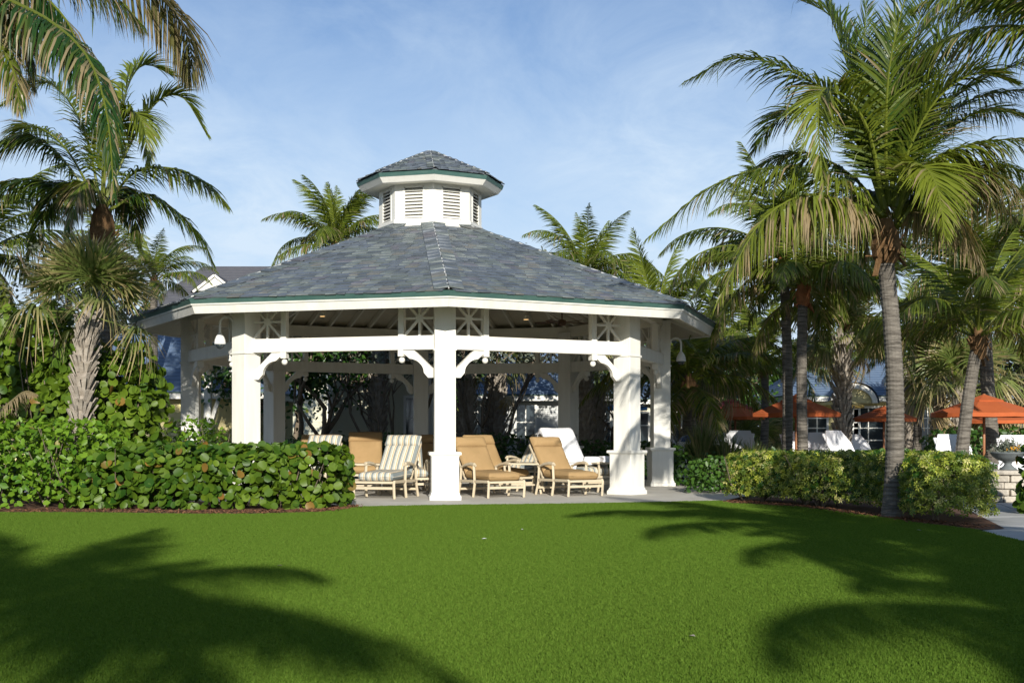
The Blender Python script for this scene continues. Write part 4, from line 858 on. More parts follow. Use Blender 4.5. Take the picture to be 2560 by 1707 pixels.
for i, (x, y, h, s) in enumerate(((-18, 52, 6, 5), (-10, 56, 5.5, 5), (13.5, 64, 6, 6), (20, 62, 6.5, 6), (26, 56, 6.5, 6), (7, 66, 5.5, 5), (-3, 62, 5.5, 5), (3, 66, 5.2, 5))):
    tree((x, y, 0), h, s, ('broad dark tree at the far left behind the palms', 'dark tree behind the low blue-roofed house on the left', 'far dark tree behind the yellow pavilion', 'far dark tree right of the yellow pavilion',
         'far dark tree beyond the right edge', 'far dark tree left of the pavilion', 'far dark tree behind the pale house', 'far dark tree behind the white cottage')[i], 240 + i, M['green'], .26, 3200, 4, zlow=.05, r=.16, tone=(.3, .25), group='far trees')
rng = np.random.default_rng(77); n = 9000; p = np.column_stack((rng.uniform(-60, 80, n), rng.uniform(84, 92, n), rng.random(n) ** .7 * 5)); p[:, 2] *= .8 + .3 * wob(p, .12, 3)
mb, _ = bake(OV, p, unit(np.column_stack((rng.normal(0, .4, n), -np.ones(n), rng.normal(.4, .3, n)))), 1.0, rng, np.clip(.3 + .3 * wob(p, .3, 8), 0, 1), np.zeros(n)); tag(mb.obj('far_woods', M['green']), kind='stuff')
# reeds, dead frond
def reeds(base, n, h, sp, label, seed, m=M['reed'], group='ornamental grasses by the pool'):
    rng = np.random.default_rng(seed); t = empty('grass_clump', base); tag(t, label, 'grass', group); mb = MB()
    for i in range(n):
        a = rng.uniform(0, 6.28); r0 = rng.uniform(0, .25) * sp; l = h * rng.uniform(.6, 1.1); o = np.array((math.cos(a), math.sin(a), 0)); s = np.array((-math.sin(a), math.cos(a), 0)); b = o * r0; lean = rng.uniform(.1, .75) * sp; vs_ = []
        for q, w in ((0, .016), (.4, .018), (.75, .013), (1, .002)): c_ = b + o * lean * q * q + np.array((0, 0, l * (q - .25 * q ** 3 * lean / sp))); vs_ += [c_ - s * w, c_ + s * w]
        mb.add(vs_, [(0, 1, 3, 2), (2, 3, 5, 4), (4, 5, 7, 6)], 0, np.clip(rng.normal(.5, .25), 0, 1), .5 * (rng.random() < .2))
    tag(mb.obj('blade', m, t), kind='stuff')
for i, (px_, Yd, lab) in enumerate(((1752, 33.5, 'tall pale grass clump beside the white and blue bin'), (1815, 33.2, 'dark green grass clump right of the pale grass clump'), (1880, 32.6, 'dark grass clump behind the left end of the variegated hedge'), (1935, 32, 'low grass clump left of the two dark palm trunks'), (2160, 33, 'thin grass clump before the white loungers'))):
    reeds((P(px_, HOR, Yd).x, Yd, 0), 420, (1.7, 1.35, 1.2, 1.0, .9)[i], .85, lab, 260 + i)
Y = 24.6; b = P(-30, 1050, Y)
df = empty('dead_frond', b); tag(df, 'brown dead palm frond drooping over the left bush', 'palm frond')
frond_mb(disp([(-60, 985), (10, 935), (55, 900), (85, 905)], Y, Y - .3, b), None, 60, .42, .03, .9, .95, -.1, 270, .3).obj('leaf_blade', M['palmdry'], df)
# mulch chips, fallen leaves
rng = np.random.default_rng(4); n = 5200; xy = []
strip = [((-12, 22.35), (-8.9, 22.35)), ((-8.9, 22.35), (-7.3, 22.35)), ((-7.3, 22.35), (-5.6, 22.05)), ((-5.6, 22.05), (-4.4, 22.05)), ((-4.4, 22.05), (-3.3, 22.5)), ((-3.3, 22.5), (-3, 23.7)), ((4.35, 25.4), (5.35, 24.1)), ((5.35, 24.1), (6.1, 21.2)), ((6.1, 21.2), (6.5, 19.4)), ((6.5, 19.4), (6.9, 18.7))]
k = rng.integers(0, len(strip), n); S_ = np.array(strip); t_ = rng.random((n, 1)); p = S_[k, 0] * (1 - t_) + S_[k, 1] * t_ + np.column_stack((rng.normal(0, .1, n), rng.uniform(-.15, .75, n)))
pp = np.column_stack((p, rng.uniform(.01, .035, n)))
mb, _ = bake((np.array([(-.5, -.2, 0), (.5, -.15, 0), (.45, .2, .1), (-.5, .15, .1)]), [(0, 1, 2, 3)]), pp, np.tile((0, 0, 1.), (n, 1)), .05, rng, rng.random(n), np.zeros(n), None, 1., .5)
tag(mb.obj('mulch_chips', leafmat('bark_chip', (.06, .03, .018), (.20, .095, .05), (.3, .2, .1), .0, .9, .1)), kind='stuff')

# ------------------------------------------------------------------ lawn grass blades
def grass(name, poly, dens, h, seed, tuft_r):
    rg = random.Random(seed); tuft = MB()
    for i in range(9):
        a = rg.uniform(0, 6.28); x, y = rg.uniform(-tuft_r, tuft_r), rg.uniform(-tuft_r, tuft_r); l = h * rg.uniform(.6, 1.1); w = rg.uniform(.0028, .0042) * (1 + tuft_r * 8); bx, by = rg.uniform(-.5, .5) * h, rg.uniform(-.5, .5) * h; c, s = math.cos(a) * w, math.sin(a) * w
        tuft.add([(x - c, y - s, -.004), (x + c, y + s, -.004), (x + bx * .4 + c * .8, y + by * .4 + s * .8, l * .6), (x + bx * .4 - c * .8, y + by * .4 - s * .8, l * .6), (x + bx, y + by, l)], [(0, 1, 2, 3), (3, 2, 4)], 0, rg.uniform(.1, .9), 0)
    me = tuft.mesh('grass_tuft', M['grass'])
    src = bpy.data.objects.new('grass_tuft', me)
    g = MB(); g.add([(x, y, .001) for x, y in poly], [tuple(range(len(poly)))]); o = g.obj(name, M['lawn']); tag(o, kind='stuff')
    ng = bpy.data.node_groups.new('scatter_' + name, 'GeometryNodeTree'); ng.interface.new_socket('Geometry', in_out='INPUT', socket_type='NodeSocketGeometry'); ng.interface.new_socket('Geometry', in_out='OUTPUT', socket_type='NodeSocketGeometry')
    N = ng.nodes.new; gi, go = N('NodeGroupInput'), N('NodeGroupOutput'); ds = N('GeometryNodeDistributePointsOnFaces'); ds.inputs['Density'].default_value = dens; ds.inputs['Seed'].default_value = seed
    oi = N('GeometryNodeObjectInfo'); oi.inputs['Object'].default_value = src; ip = N('GeometryNodeInstanceOnPoints')
    rv = N('FunctionNodeRandomValue'); rv.data_type = 'FLOAT_VECTOR'; rv.inputs[0].default_value = (0, 0, 0); rv.inputs[1].default_value = (0, 0, 6.283)
    sv_ = N('FunctionNodeRandomValue'); sv_.data_type = 'FLOAT'; sv_.inputs[2].default_value = .75; sv_.inputs[3].default_value = 1.2
    Lk = ng.links.new; Lk(gi.outputs[0], ds.inputs['Mesh']); Lk(ds.outputs['Points'], ip.inputs['Points']); Lk(oi.outputs['Geometry'], ip.inputs['Instance']); Lk(rv.outputs[0], ip.inputs['Rotation']); Lk(sv_.outputs[1], ip.inputs['Scale']); Lk(ip.outputs[0], go.inputs[0])
    md = o.modifiers.new('scatter', 'NODES'); md.node_group = ng
    return o
FULL = [(-5.5, 6.2), (5.5, 6.2), (6.68, 13.0), (6.6, 16.4), (6.7, 18.45), (6.33, 19.55), (6.08, 21.15), (5.4, 23.9), (4.3, 25.1), (4.22, 25.95), (3.5, 25.7), (1.3, 24.95), (-1.5, 24.4), (-2.95, 23.95), (-3.35, 22.35), (-4.4, 21.85), (-5.6, 21.85), (-7.3, 22.2), (-9.2, 22.25)]
grass('lawn_grass', FULL, 950, .031, 1, .036)
for i, (y, d) in enumerate(((8.5, 380), (10.0, 300), (11.5, 260), (13.0, 200), (15.0, 150))): grass('lawn_grass', [(-5.5, 6.2), (5.5, 6.2), (5.5 + (y - 6.2) * .17, y), (-5.5 - (y - 6.2) * .24, y)], d, .031, 3 + i, .028)
# ------------------------------------------------------------------ loungers and tables under the gazebo
def cushion(w, l, h, name, m, parent, seed=0, puff=.02, loc=(0, 0, 0), rot=(0, 0, 0), nx=9, ny=14):
    """soft box: x width, y length, z up, rounded edges and a little sag"""
    mb = MB(); rg = random.Random(seed); v = []; ph = rg.uniform(0, 6)
    def pt(u, t, top):
        x, y = (u - .5) * w, (t - .5) * l; ex, ey = min(u, 1 - u) * w, min(t, 1 - t) * l; r = h * .5; e = min(ex, ey)
        k = math.sqrt(max(0., 1 - (1 - min(1, e / r)) ** 2)); b = (1 if top else -1)
        z = b * (h / 2 * k + (puff * math.sin(math.pi * u) * math.sin(math.pi * t) if top else 0)) + (.005 * math.sin(9 * u + 7 * t + ph) if top else 0)
        return (x, y, z)
    us = [0, .02, .06, .13] + [.13 + .74 * i / 6 for i in range(1, 6)] + [.87, .94, .98, 1]; ts = [0, .015, .05, .10] + [.10 + .80 * i / 8 for i in range(1, 8)] + [.90, .95, .985, 1]
    for top in (1, 0):
        for t in ts:
            for u in us: v.append(pt(u, t, top))
    a, b = len(us), len(ts); f = []
    for k in (0, 1):
        o = k * a * b
        for j in range(b - 1):
            for i in range(a - 1):
                q = (o + j * a + i, o + j * a + i + 1, o + (j + 1) * a + i + 1, o + (j + 1) * a + i); f.append(q if k == 0 else q[::-1])
    mb.add(v, f); return mb.obj(name, m, parent, smooth=True, loc=loc, rot=rot)
def make_lounger(m):
    t = empty('sun_lounger'); W, SL_, RC = .46, 1.12, R(52)
    hy, hz = SL_ * .5 + .03, .40                           # hinge
    cushion(.80, SL_, .19, 'seat_cushion', m, t, 1, .02, (0, 0, .475), (R(2), 0, 0))
    bl = .98; c, s = math.cos(RC), math.sin(RC)
    bk = cushion(.80, .74, .15, 'back_cushion', m, t, 2, .02, (0, hy + c * .36 - s * .07, hz + .08 + s * .36 + c * .07), (RC, 0, 0))
    cushion(.82, .27, .19, 'head_roll', m, bk, 3, .03, (0, .49, .022))
    def fr(name, build): q = MB(); build(q); return q.obj(name, M['frame'], t, bevel=.004)
    for sx in (-1, 1):
        x = sx * W
        fr('leg', lambda q: q.tube([(x, -SL_ / 2 - .06, .375), (x, -SL_ / 2 - .09, .33), (x, -SL_ / 2 - .08, .2), (x, -SL_ / 2 - .06, .0)], .034, 4))
        fr('leg', lambda q: q.tube([(x, .02, .70), (x, .0, .5), (x, -.02, .3), (x, .05, .0)], .036, 4))
        fr('leg', lambda q: q.tube([(x, hy + .02, .64), (x, hy + .05, .3), (x, hy + .16, .0)], .034, 4))
        fr('side_rail', lambda q: q.beam((x, -SL_ / 2 - .06, .36), (x, hy + .05, .345), .045, .06))
        fr('armrest', lambda q: q.tube([(x, -.06, .70), (x, .0, .725), (x, .18, .735), (x, .40, .71), (x, hy + .04, .65), (x, hy + .02, .58)], [.03, .042, .042, .038, .034, .028], 6))
        fr('back_rail', lambda q: q.beam((sx * .36, hy, .37), (sx * .36, hy + c * bl, .37 + s * bl), .04, .045))
    fr('foot_rail', lambda q: q.beam((-W, -SL_ / 2 - .075, .345), (W, -SL_ / 2 - .075, .345), .04, .05))
    fr('stretcher', lambda q: q.beam((-W, -SL_ / 2 - .075, .225), (W, -SL_ / 2 - .075, .225), .03, .055))
    fr('stretcher', lambda q: q.beam((-W, hy + .1, .16), (W, hy + .1, .16), .03, .05))
    fr('seat_slat', lambda q: q.beam((-W, -.2, .352), (W, -.2, .352), .06, .03)); fr('seat_slat', lambda q: q.beam((-W, .25, .352), (W, .25, .352), .06, .03))
    fr('back_bar', lambda q: q.beam((-.36, hy + c * bl, .37 + s * bl), (.36, hy + c * bl, .37 + s * bl), .04, .04))
    return t
LT, LS = make_lounger(M['tan']), make_lounger(M['stripe'])
GR = 'cushioned sun loungers under the gazebo'
used = set()
def lounger(kind, px, Yf, head, label, sc_=1.0):
    """feet at column px of the photograph, Yf metres away, head turned `head` degrees to the right"""
    proto = LT if kind == 't' else LS; o = proto if kind not in used else copy_tree(proto); used.add(kind)
    a = R(-head); x = (px - 1280) / F * Yf; l = .64
    o.location = (x - math.sin(a) * l, Yf + math.cos(a) * l, 0); o.rotation_euler = (0, 0, a); o.scale = (sc_,) * 3; tag(o, label, 'sun lounger', GR); return o
lounger('s', 934, 26.9, 17, 'front striped sun lounger left of the centre column')
lounger('t', 1268, 27.3, -31, 'front tan sun lounger just right of the centre column', .97)
lounger('t', 1466, 27.9, -31, 'front tan sun lounger before the white towelled one', .97)
lounger('s', 735, 27.9, 15, 'striped sun lounger rising behind the end of the sea grape hedge')
lounger('t', 912, 30.9, -6, 'tan sun lounger behind the low table, left of the front striped lounger', 1.05)
lounger('t', 812, 30.4, -8, 'tan sun lounger behind the striped lounger at the hedge')
lounger('s', 1028, 28.9, -10, 'striped sun lounger half hidden behind the front striped lounger')
lounger('t', 1090, 31.6, -8, 'tan sun lounger showing in shade just left of the centre column')
lounger('t', 1292, 29.4, -33, 'tan sun lounger behind the front one right of the centre column')
lounger('s', 1268, 33.6, 35, 'shaded striped sun lounger left of the low hedge gap, before the white cottage window')
lounger('s', 1325, 33.9, 35, 'shaded striped sun lounger behind the front tan one')
TW = lounger('s', 1497, 29.7, -33, 'striped sun lounger under a white towel by the right corner column', 1.04)
lounger('t', 735, 31.5, 10, 'tan sun lounger in shade between the left back column and the hedge')
# the white towel spread over it and a rolled one
def towel(loc, rz, label, l=.64, sc_=1.0, group=None):
    t = MB(); W = .43; prof = [(-.35, .605), (.0, .618), (.40, .628), (.46, .65), (.53, .74), (.70, .96), (.86, 1.19), (.98, 1.36), (1.07, 1.42), (1.17, 1.38), (1.25, 1.0)]
    xs = (-W - .02, -W, -W * .6, -.1, .25, W * .8, W, W + .02); v = []; rg = random.Random(5)
    for y, z in prof:
        for i, x in enumerate(xs): v.append((x, y + .02 * math.sin(5 * x), z + (.01 * math.sin(9 * x + 4 * y) + .012 if abs(x) < W + .01 else -.10)))
    a = len(xs); n_ = len(prof); f = [(j * a + i, j * a + i + 1, (j + 1) * a + i + 1, (j + 1) * a + i) for j in range(n_ - 1) for i in range(a - 1)]
    t.add(v, f); o = t.obj('towel', M['towel'], None, smooth=True, loc=loc, rot=(0, 0, rz)); o.scale = (sc_,) * 3
    md = o.modifiers.new('thickness', 'SOLIDIFY'); md.thickness = .015; md.offset = 1
    return tag(o, label, 'towel', group)
towel(TW.location, TW.rotation_euler.z, 'white towel spread over the striped lounger at the right corner column', sc_=1.04)
def roll(loc, rz, label):
    t = MB(); t.tube([(-.22, 0, 0), (-.21, 0, 0), (.21, 0, 0), (.22, 0, 0)], [.05, .10, .10, .05], 12); tag(t.obj('rolled_towel', M['towel'], None, smooth=True, loc=loc, rot=(0, 0, rz)), label, 'towel')
roll(TW.matrix_basis @ Vector((.12, -.22, .70)), .5, 'rolled white towel on the foot of the towelled lounger')
def make_table(w, d):
    t = empty('side_table'); q = MB(); q.box((-w / 2, -d / 2, .66), (w / 2, d / 2, .70)); q.obj('table_top', M['frame'], t, bevel=.006)
    for sx in (-1, 1):
        for sy in (-1, 1):
            q = MB(); x, y = sx * (w / 2 - .08), sy * (d / 2 - .07); q.tube([(x, y, .66), (x * .96, y * .96, .45), (x * .97, y * .97, .2), (x * 1.08, y * 1.08, 0)], .028, 6); q.obj('leg', M['frame'], t)
    q = MB(); q.beam((-w / 2 + .1, 0, .2), (w / 2 - .1, 0, .2), .03, .03); q.obj('stretcher', M['frame'], t)
    return t
t1_ = make_table(.98, .62); t1_.location = (-3.42, 28.75, 0); tag(t1_, 'beige side table between the striped lounger and the hedge', 'table', 'side tables under the gazebo')
for x, y, a, lab in ((.27, 29.25, -10, 'beige side table between the two front tan loungers'), (2.33, 30.1, 20, 'beige side table half hidden behind the right front column')):
    c = copy_tree(t1_); c.location = (x, y, 0); c.rotation_euler.z = R(a); tag(c, lab)
q = MB()
for i in range(4): q.box((-.19, -.14, .035 * i), (.19, .14, .035 * i + .031), Matrix.Rotation(R(random.uniform(-4, 4)), 4, 'Z') @ Matrix.Translation((random.uniform(-.01, .01), 0, 0)))
tag(q.obj('towel_stack', M['towel'], None, bevel=.012, loc=(2.28, 30.05, .702), rot=(0, 0, .3)), 'stack of folded white towels on the table behind the right front column', 'towels')

# ------------------------------------------------------------------ pool side: umbrellas, white chaises, bin, urn
def umbrella(px, apex, rim, hw, Y, m, label, seed, group='umbrellas by the pool', polepx=None, tilt=0.):
    top = P(px, apex, Y); zr = P(px, rim, Y).z; r = hw / F * Y; t = empty('pool_umbrella', (top.x, Y, 0)); tag(t, label, 'umbrella', group)
    q = MB(); q.tube([(0, 0, 0), (0, 0, top.z + .06)], .035, 8); q.obj('pole', M['pole'], t, smooth=True)
    q = MB(); n = 8; zt = top.z; v = []; f = []
    for k in range(n):                                    # eight gores, slightly hollow between the ribs
        a0, a1 = 2 * math.pi * k / n + .2, 2 * math.pi * (k + 1) / n + .2; b = len(v); am = (a0 + a1) / 2
        for rr in (.22, .62, 1.0):
            z = zt - (zt - zr) * (rr ** 1.12)
            v += [(r * rr * math.cos(a0), r * rr * math.sin(a0), z), (r * rr * .945 * math.cos(am), r * rr * .945 * math.sin(am), z - .012), (r * rr * math.cos(a1), r * rr * math.sin(a1), z)]
        z = zr - .10; v += [(r * .995 * math.cos(a0), r * .995 * math.sin(a0), z), (r * .94 * math.cos(am), r * .94 * math.sin(am), z - .01), (r * .995 * math.cos(a1), r * .995 * math.sin(a1), z)]
        for j in range(3): f += [(b + 3 * j + i, b + 3 * j + i + 1, b + 3 * j + i + 4, b + 3 * j + i + 3) for i in (0, 1)]
    q.add(v, f); q.obj('canopy', m, t)
    q = MB(); v = []; f = []
    for k in range(n):
        a0, a1 = 2 * math.pi * k / n + .2, 2 * math.pi * (k + 1) / n + .2; b = len(v)
        v += [(0, 0, zt + .05), (r * .36 * math.cos(a0), r * .36 * math.sin(a0), zt - (zt - zr) * .26), (r * .36 * math.cos(a1), r * .36 * math.sin(a1), zt - (zt - zr) * .26), (r * .35 * math.cos(a0), r * .35 * math.sin(a0), zt - (zt - zr) * .34), (r * .35 * math.cos(a1), r * .35 * math.sin(a1), zt - (zt - zr) * .34)]
        f += [(b, b + 1, b + 2), (b + 1, b + 3, b + 4, b + 2)]
    q.add(v, f); q.obj('vent_cap', m, t)
    for k in range(n):
        a0 = 2 * math.pi * k / n + .2; q = MB(); q.beam((0, 0, zt - .08), (r * .98 * math.cos(a0), r * .98 * math.sin(a0), zr - .02), .02, .02); q.obj('rib', M['pole'], t)
    q = MB(); q.lathe([(.26, 0), (.26, .06), (.06, .10), (.05, .25)], 14); q.obj('base', M['urn'], t)
    return t
umbrella(1838, 1009, 1041, 78, 42, M['orange'], 'orange umbrella with fringed vent left of the dark palm trunks', 301)
umbrella(1990, 990, 1033, 115, 36, M['orange'], 'wide orange umbrella behind the two dark palm trunks', 302)
umbrella(2210, 1018, 1045, 82, 38, M['orange'], 'orange umbrella behind the tallest palm trunk', 303)
umbrella(2460, 990, 1032, 132, 32, M['orange'], 'largest dark orange umbrella at the right behind the leaning trunk', 304)
umbrella(2500, 1026, 1050, 100, 39, M['orange'], 'light orange umbrella below the largest one at the right edge', 305)
umbrella(1700, 1003, 1020, 62, 47, M['red'], 'red umbrella just right of the right gazebo column', 306)
umbrella(1826, 998, 1021, 66, 48, M['red'], 'red umbrella behind the fringed orange one', 307)
umbrella(1563, 1002, 1018, 58, 44, M['bluecanvas'], 'blue umbrella seen behind the right front column', 308)
umbrella(2092, 1000, 1013, 70, 47, M['yellow'], 'small yellow umbrella before the pavilion doors', 309)
def chaise(px, py, Y, rz, label, sc_=1., towel_=True, first=[]):
    if not first:
        t = empty('pool_chaise'); q = MB(); q.box((-.33, -.95, .33), (.33, .42, .37)); q.obj('seat', M['towel'], t, bevel=.01)
        q = MB(); q.box((-.33, 0, -.02), (.33, .82, .02), Matrix.Translation((0, .42, .36)) @ Matrix.Rotation(R(58), 4, 'X')); q.obj('backrest', M['towel'], t, bevel=.01)
        q = MB(); q.prism([(-.36, -.02), (.36, -.02), (.38, .55), (.24, .86), (-.24, .86), (-.38, .55)], .022, .05, Matrix.Translation((0, .42, .37)) @ Matrix.Rotation(R(58), 4, 'X')); q.prism([(-.36, -.6), (.36, -.6), (.36, .42), (-.36, .42)], .372, .40); q.obj('towel_cover', M['towel'], t)
        for sx in (-1, 1):
            q = MB(); q.tube([(sx * .36, -.30, .36), (sx * .37, -.28, .55), (sx * .37, .1, .60), (sx * .36, .38, .52), (sx * .36, .42, .36)], .02, 6); q.obj('arm', M['pottery'], t)
            for y in (-.85, .35): q = MB(); q.tube([(sx * .3, y, .34), (sx * .31, y, 0)], .022, 6); q.obj('leg', M['pottery'], t)
        first.append(t); o = t
    else: o = copy_tree(first[0])
    p = P(px, py, Y); o.location = (p.x, Y, max(-.02, p.z - .85 * sc_)); o.location.z = -.02; o.rotation_euler = (0, 0, R(rz)); o.scale = (sc_,) * 3; return tag(o, label, 'lounge chair', 'white chaises round the pool')
for px, Y, rz, s, lab in ((1826, 37, -25, 1.3, 'white towelled chaise by the orange umbrella pole, behind the grass'), (1785, 39, -15, 1.25, 'white chaise partly hidden by the pale grass clump'), (1700, 40, 30, 1.25, 'white chaise behind the blue bin'),
        (2035, 36, 22, 1.28, 'white chaise right of the two dark trunks'), (2085, 37, 12, 1.25, 'white chaise next to the rough fan-palm trunk'), (2160, 35, 35, 1.3, 'white chaise turned sideways, right of the slim palm'), (2196, 37, 30, 1.2, 'white chaise just left of the tallest palm trunk'),
        (2432, 29.5, 12, 1.22, 'brightly lit white chaise beside the leaning dark trunk'), (2562, 30.5, -6, 1.2, 'white chaise at the right edge beyond the urn'), (2325, 35, 80, 1.1, 'low white chaise behind the end of the variegated hedge')):
    chaise(px, 1100, Y, rz, lab, s)
b = G(1716, 1208); b.y = 36.5; b.x = P(1718, 1100, 36.5).x
t = empty('towel_bin', (b.x, b.y, 0)); tag(t, 'white-fronted bin with a rounded blue hood behind the low hedge', 'bin')
q = MB(); q.box((-.26, -.24, 0), (.26, .24, 1.12)); q.obj('body', M['pottery'], t, bevel=.015)
q = MB(); q.prism([(-.30, 1.0)] + [(-.30 * math.cos(math.pi * i / 10), 1.12 + .20 * math.sin(math.pi * i / 10)) for i in range(11)] + [(.30, 1.0)], -.26, .26, Matrix.Translation((.10, .06, 0)) @ Matrix.Rotation(R(90), 4, 'X')); q.obj('hood', M['blue'], t)
# stone pedestal with planted urn
pc = Vector((P(2520, 1100, 26.0).x, 26.0, 0)); ped = empty('stone_pedestal', pc); tag(ped, 'round rough stone pedestal carrying the planted urn at the path', 'pedestal')
rgp = random.Random(3)
for c_ in range(4):
    n = 11; z0 = .135 * c_
    for k in range(n):
        a = 2 * math.pi * (k + .5 * (c_ % 2)) / n + rgp.uniform(-.03, .03); q = MB(); h = .128; w = .42 * math.pi / n * 2 * .47
        q.box((-w, -.08, 0), (w, .05 + rgp.uniform(-.02, .025), h - rgp.uniform(0, .01))); o = q.obj('stone', M['stone'], ped, bevel=.012, loc=(.40 * math.sin(a), .40 * math.cos(a), z0), rot=(0, 0, -a))
q = MB(); q.lathe([(.36, 0), (.375, .03), (.375, .54), (.3, .55)], 20); q.obj('core', M['mortar'], ped)
q = MB(); q.lathe([(.44, .54), (.52, .56), (.53, .60), (.50, .635), (.2, .64)], 24); q.obj('coping', M['stone'], ped, smooth=False)
ur = empty('planted_urn', pc + Vector((0, 0, .64))); tag(ur, 'wide grey stone urn filled with grey-green plants and small yellow flowers', 'urn')
q = MB(); q.lathe([(.17, 0), (.17, .03), (.10, .07), (.07, .12), (.09, .16), (.20, .20), (.30, .27), (.335, .33), (.36, .345), (.355, .365), (.31, .36), (.27, .30)], 24); q.obj('bowl', M['urn'], ur, smooth=True)
rng = np.random.default_rng(9); n = 1100; p = np.column_stack((rng.normal(0, .13, n), rng.normal(0, .12, n), .36 + np.abs(rng.normal(0, .11, n))))
mb, _ = bake(OVAL(.3), p, unit(p - (0, 0, .3)), .07, rng, np.clip(rng.normal(.55, .2, n), 0, 1), np.zeros(n)); tag(mb.obj('foliage', M['silver'], ur), kind='stuff')
n = 70; p = np.column_stack((rng.normal(.12, .1, n), rng.normal(-.14, .06, n), .40 + np.abs(rng.normal(0, .04, n)))); mb, _ = bake(RO, p, np.tile((0, -1., .5), (n, 1)), .05, rng, np.ones(n), np.zeros(n)); tag(mb.obj('flower', mat('yellow_petal', (.7, .35, .02), .6), ur), kind='stuff')

# ------------------------------------------------------------------ houses
def siding(mb, x0, x1, y, z0, z1, step=.16, mi=0):
    z = z0
    while z < z1 - .01:
        h = min(step, z1 - z); mb.add([(x0, y - .028, z), (x1, y - .028, z), (x1, y - .004, z + h), (x0, y - .004, z + h), (x0, y, z), (x1, y, z)], [(0, 1, 2, 3), (4, 5, 1, 0)], mi); z += step
def window(parent, x, z0, z1, w, y, door=False, cols=2, rows=(.62,)):
    f = MB(); t = .09; f.box((x - w / 2 - t, y - .09, z0 - t), (x - w / 2, y - .03, z1 + t)); f.box((x + w / 2, y - .09, z0 - t), (x + w / 2 + t, y - .03, z1 + t)); f.box((x - w / 2, y - .09, z1), (x + w / 2, y - .03, z1 + t)); f.box((x - w / 2, y - .10, z0 - t), (x + w / 2, y - .03, z0))
    o = f.obj('french_door' if door else 'window', M['white'], parent)
    g = MB(); g.box((x - w / 2, y - .04, z0), (x + w / 2, y - .02, z1)); g.obj('pane', M['glass'], o)
    for i in range(1, cols): q = MB(); q.box((x - w / 2 + w * i / cols - .02, y - .065, z0), (x - w / 2 + w * i / cols + .02, y - .042, z1)); q.obj('glazing_bar', M['white'], o)
    for r in rows: q = MB(); z = z0 + (z1 - z0) * r; q.box((x - w / 2, y - .068, z - .02), (x + w / 2, y - .0415, z + .02)); q.obj('glazing_bar', M['white'], o)
    return o
def hip_roof(mb, x0, x1, y0, y1, z, h, ins, mi=0, courses=16):
    """hipped roof laid in stepped shingle courses"""
    yc = (y0 + y1) / 2
    for side in range(4):
        for i in range(courses):
            def rect(t): e = t * ins; return (x0 + e, x1 - e, y0 + (yc - y0) * t, y1 - (y1 - yc) * t, z + h * t)
            a, b = rect(i / courses), rect((i + 1) / courses); l = .022
            A_ = [(a[0], a[2]), (a[1], a[2]), (a[1], a[3]), (a[0], a[3])]; B_ = [(b[0], b[2]), (b[1], b[2]), (b[1], b[3]), (b[0], b[3])]; s, e = side, (side + 1) % 4
            mb.add([(*A_[s], a[4] + l), (*A_[e], a[4] + l), (*B_[e], b[4]), (*B_[s], b[4]), (*A_[s], a[4] - .01), (*A_[e], a[4] - .01)], [(0, 1, 2, 3), (4, 5, 1, 0)], mi)
def house(x0, x1, y0, y1, eave, rise, wall, roofm, label, wins=(), ins=3., over=.55, group=None, name='cottage', doors=()):
    t = empty(name, ((x0 + x1) / 2, y0, 0)); tag(t, label, 'house', group); c = (x0 + x1) / 2; X0, X1, D = x0 - c, x1 - c, y1 - y0
    q = MB(); q.box((X0, .002, 0), (X1, D, eave)); q.obj('wall', wall, t)
    q = MB(); siding(q, X0, X1, 0, .3, eave); tag(q.obj('siding', wall, t), kind='stuff')
    for x in (X0, X1): q = MB(); q.box((x - .08, -.05, 0), (x + .08, .1, eave)); q.obj('corner_board', M['white'], t)
    q = MB(); hip_roof(q, X0 - over, X1 + over, -over, D + over, eave + .24, rise, ins); q.obj('roof', roofm, t)
    q = MB(); q.box((X0 - over + .03, -over + .03, eave), (X1 + over - .03, D + over - .03, eave + .19)); q.obj('fascia', M['white'], t)
    q = MB(); q.box((X0 - over, -over, eave + .192), (X1 + over, D + over, eave + .235)); q.obj('gutter', M['copper'], t)
    for w in wins: window(t, w[0] - c, w[1], w[2], w[3], 0)
    for w in doors: window(t, w[0] - c, w[1], w[2], w[3], 0, True, 2, (.2, .42, .64, .82))
    return t
def xw(px, Y): return (px - 1280) / F * Y
house(xw(1190, 48), xw(1530, 48), 48, 55, 2.55, 2.3, M['greysiding'], M['shingle'], 'grey-sided cottage with white windows and blue-grey roof behind the gazebo', [(xw(1314, 48), .7, 2.4, .62 * 1.1), (xw(1225, 48), .7, 2.4, .6), (xw(1450, 48), .7, 2.4, .7), (xw(1512, 48), .9, 2.3, .5)], 2.6)
house(xw(826, 45.5), xw(1075, 45.5), 45.5, 51, 3.9, 2.0, M['siding'], M['shingle'], 'pale cream house wall dappled with shade behind the gazebo, left of the centre', [(xw(1040, 45.5), .7, 2.6, .7)], 2.2)
pv = house(xw(1992, 52), xw(2375, 52), 52, 60, 2.62, 1.75, M['yellowwall'], M['shingle'], 'low yellow pavilion with blue shingle roof and arched dormers by the pool', [(xw(2120, 52) , .9, 2.3, .8)], 2.2, doors=[(xw(2042, 52), .1, 2.35, .75), (xw(2170, 52), .1, 2.35, 1.2), (xw(2258, 52), .1, 2.35, .8), (xw(2318, 52), .1, 2.35, .7)])
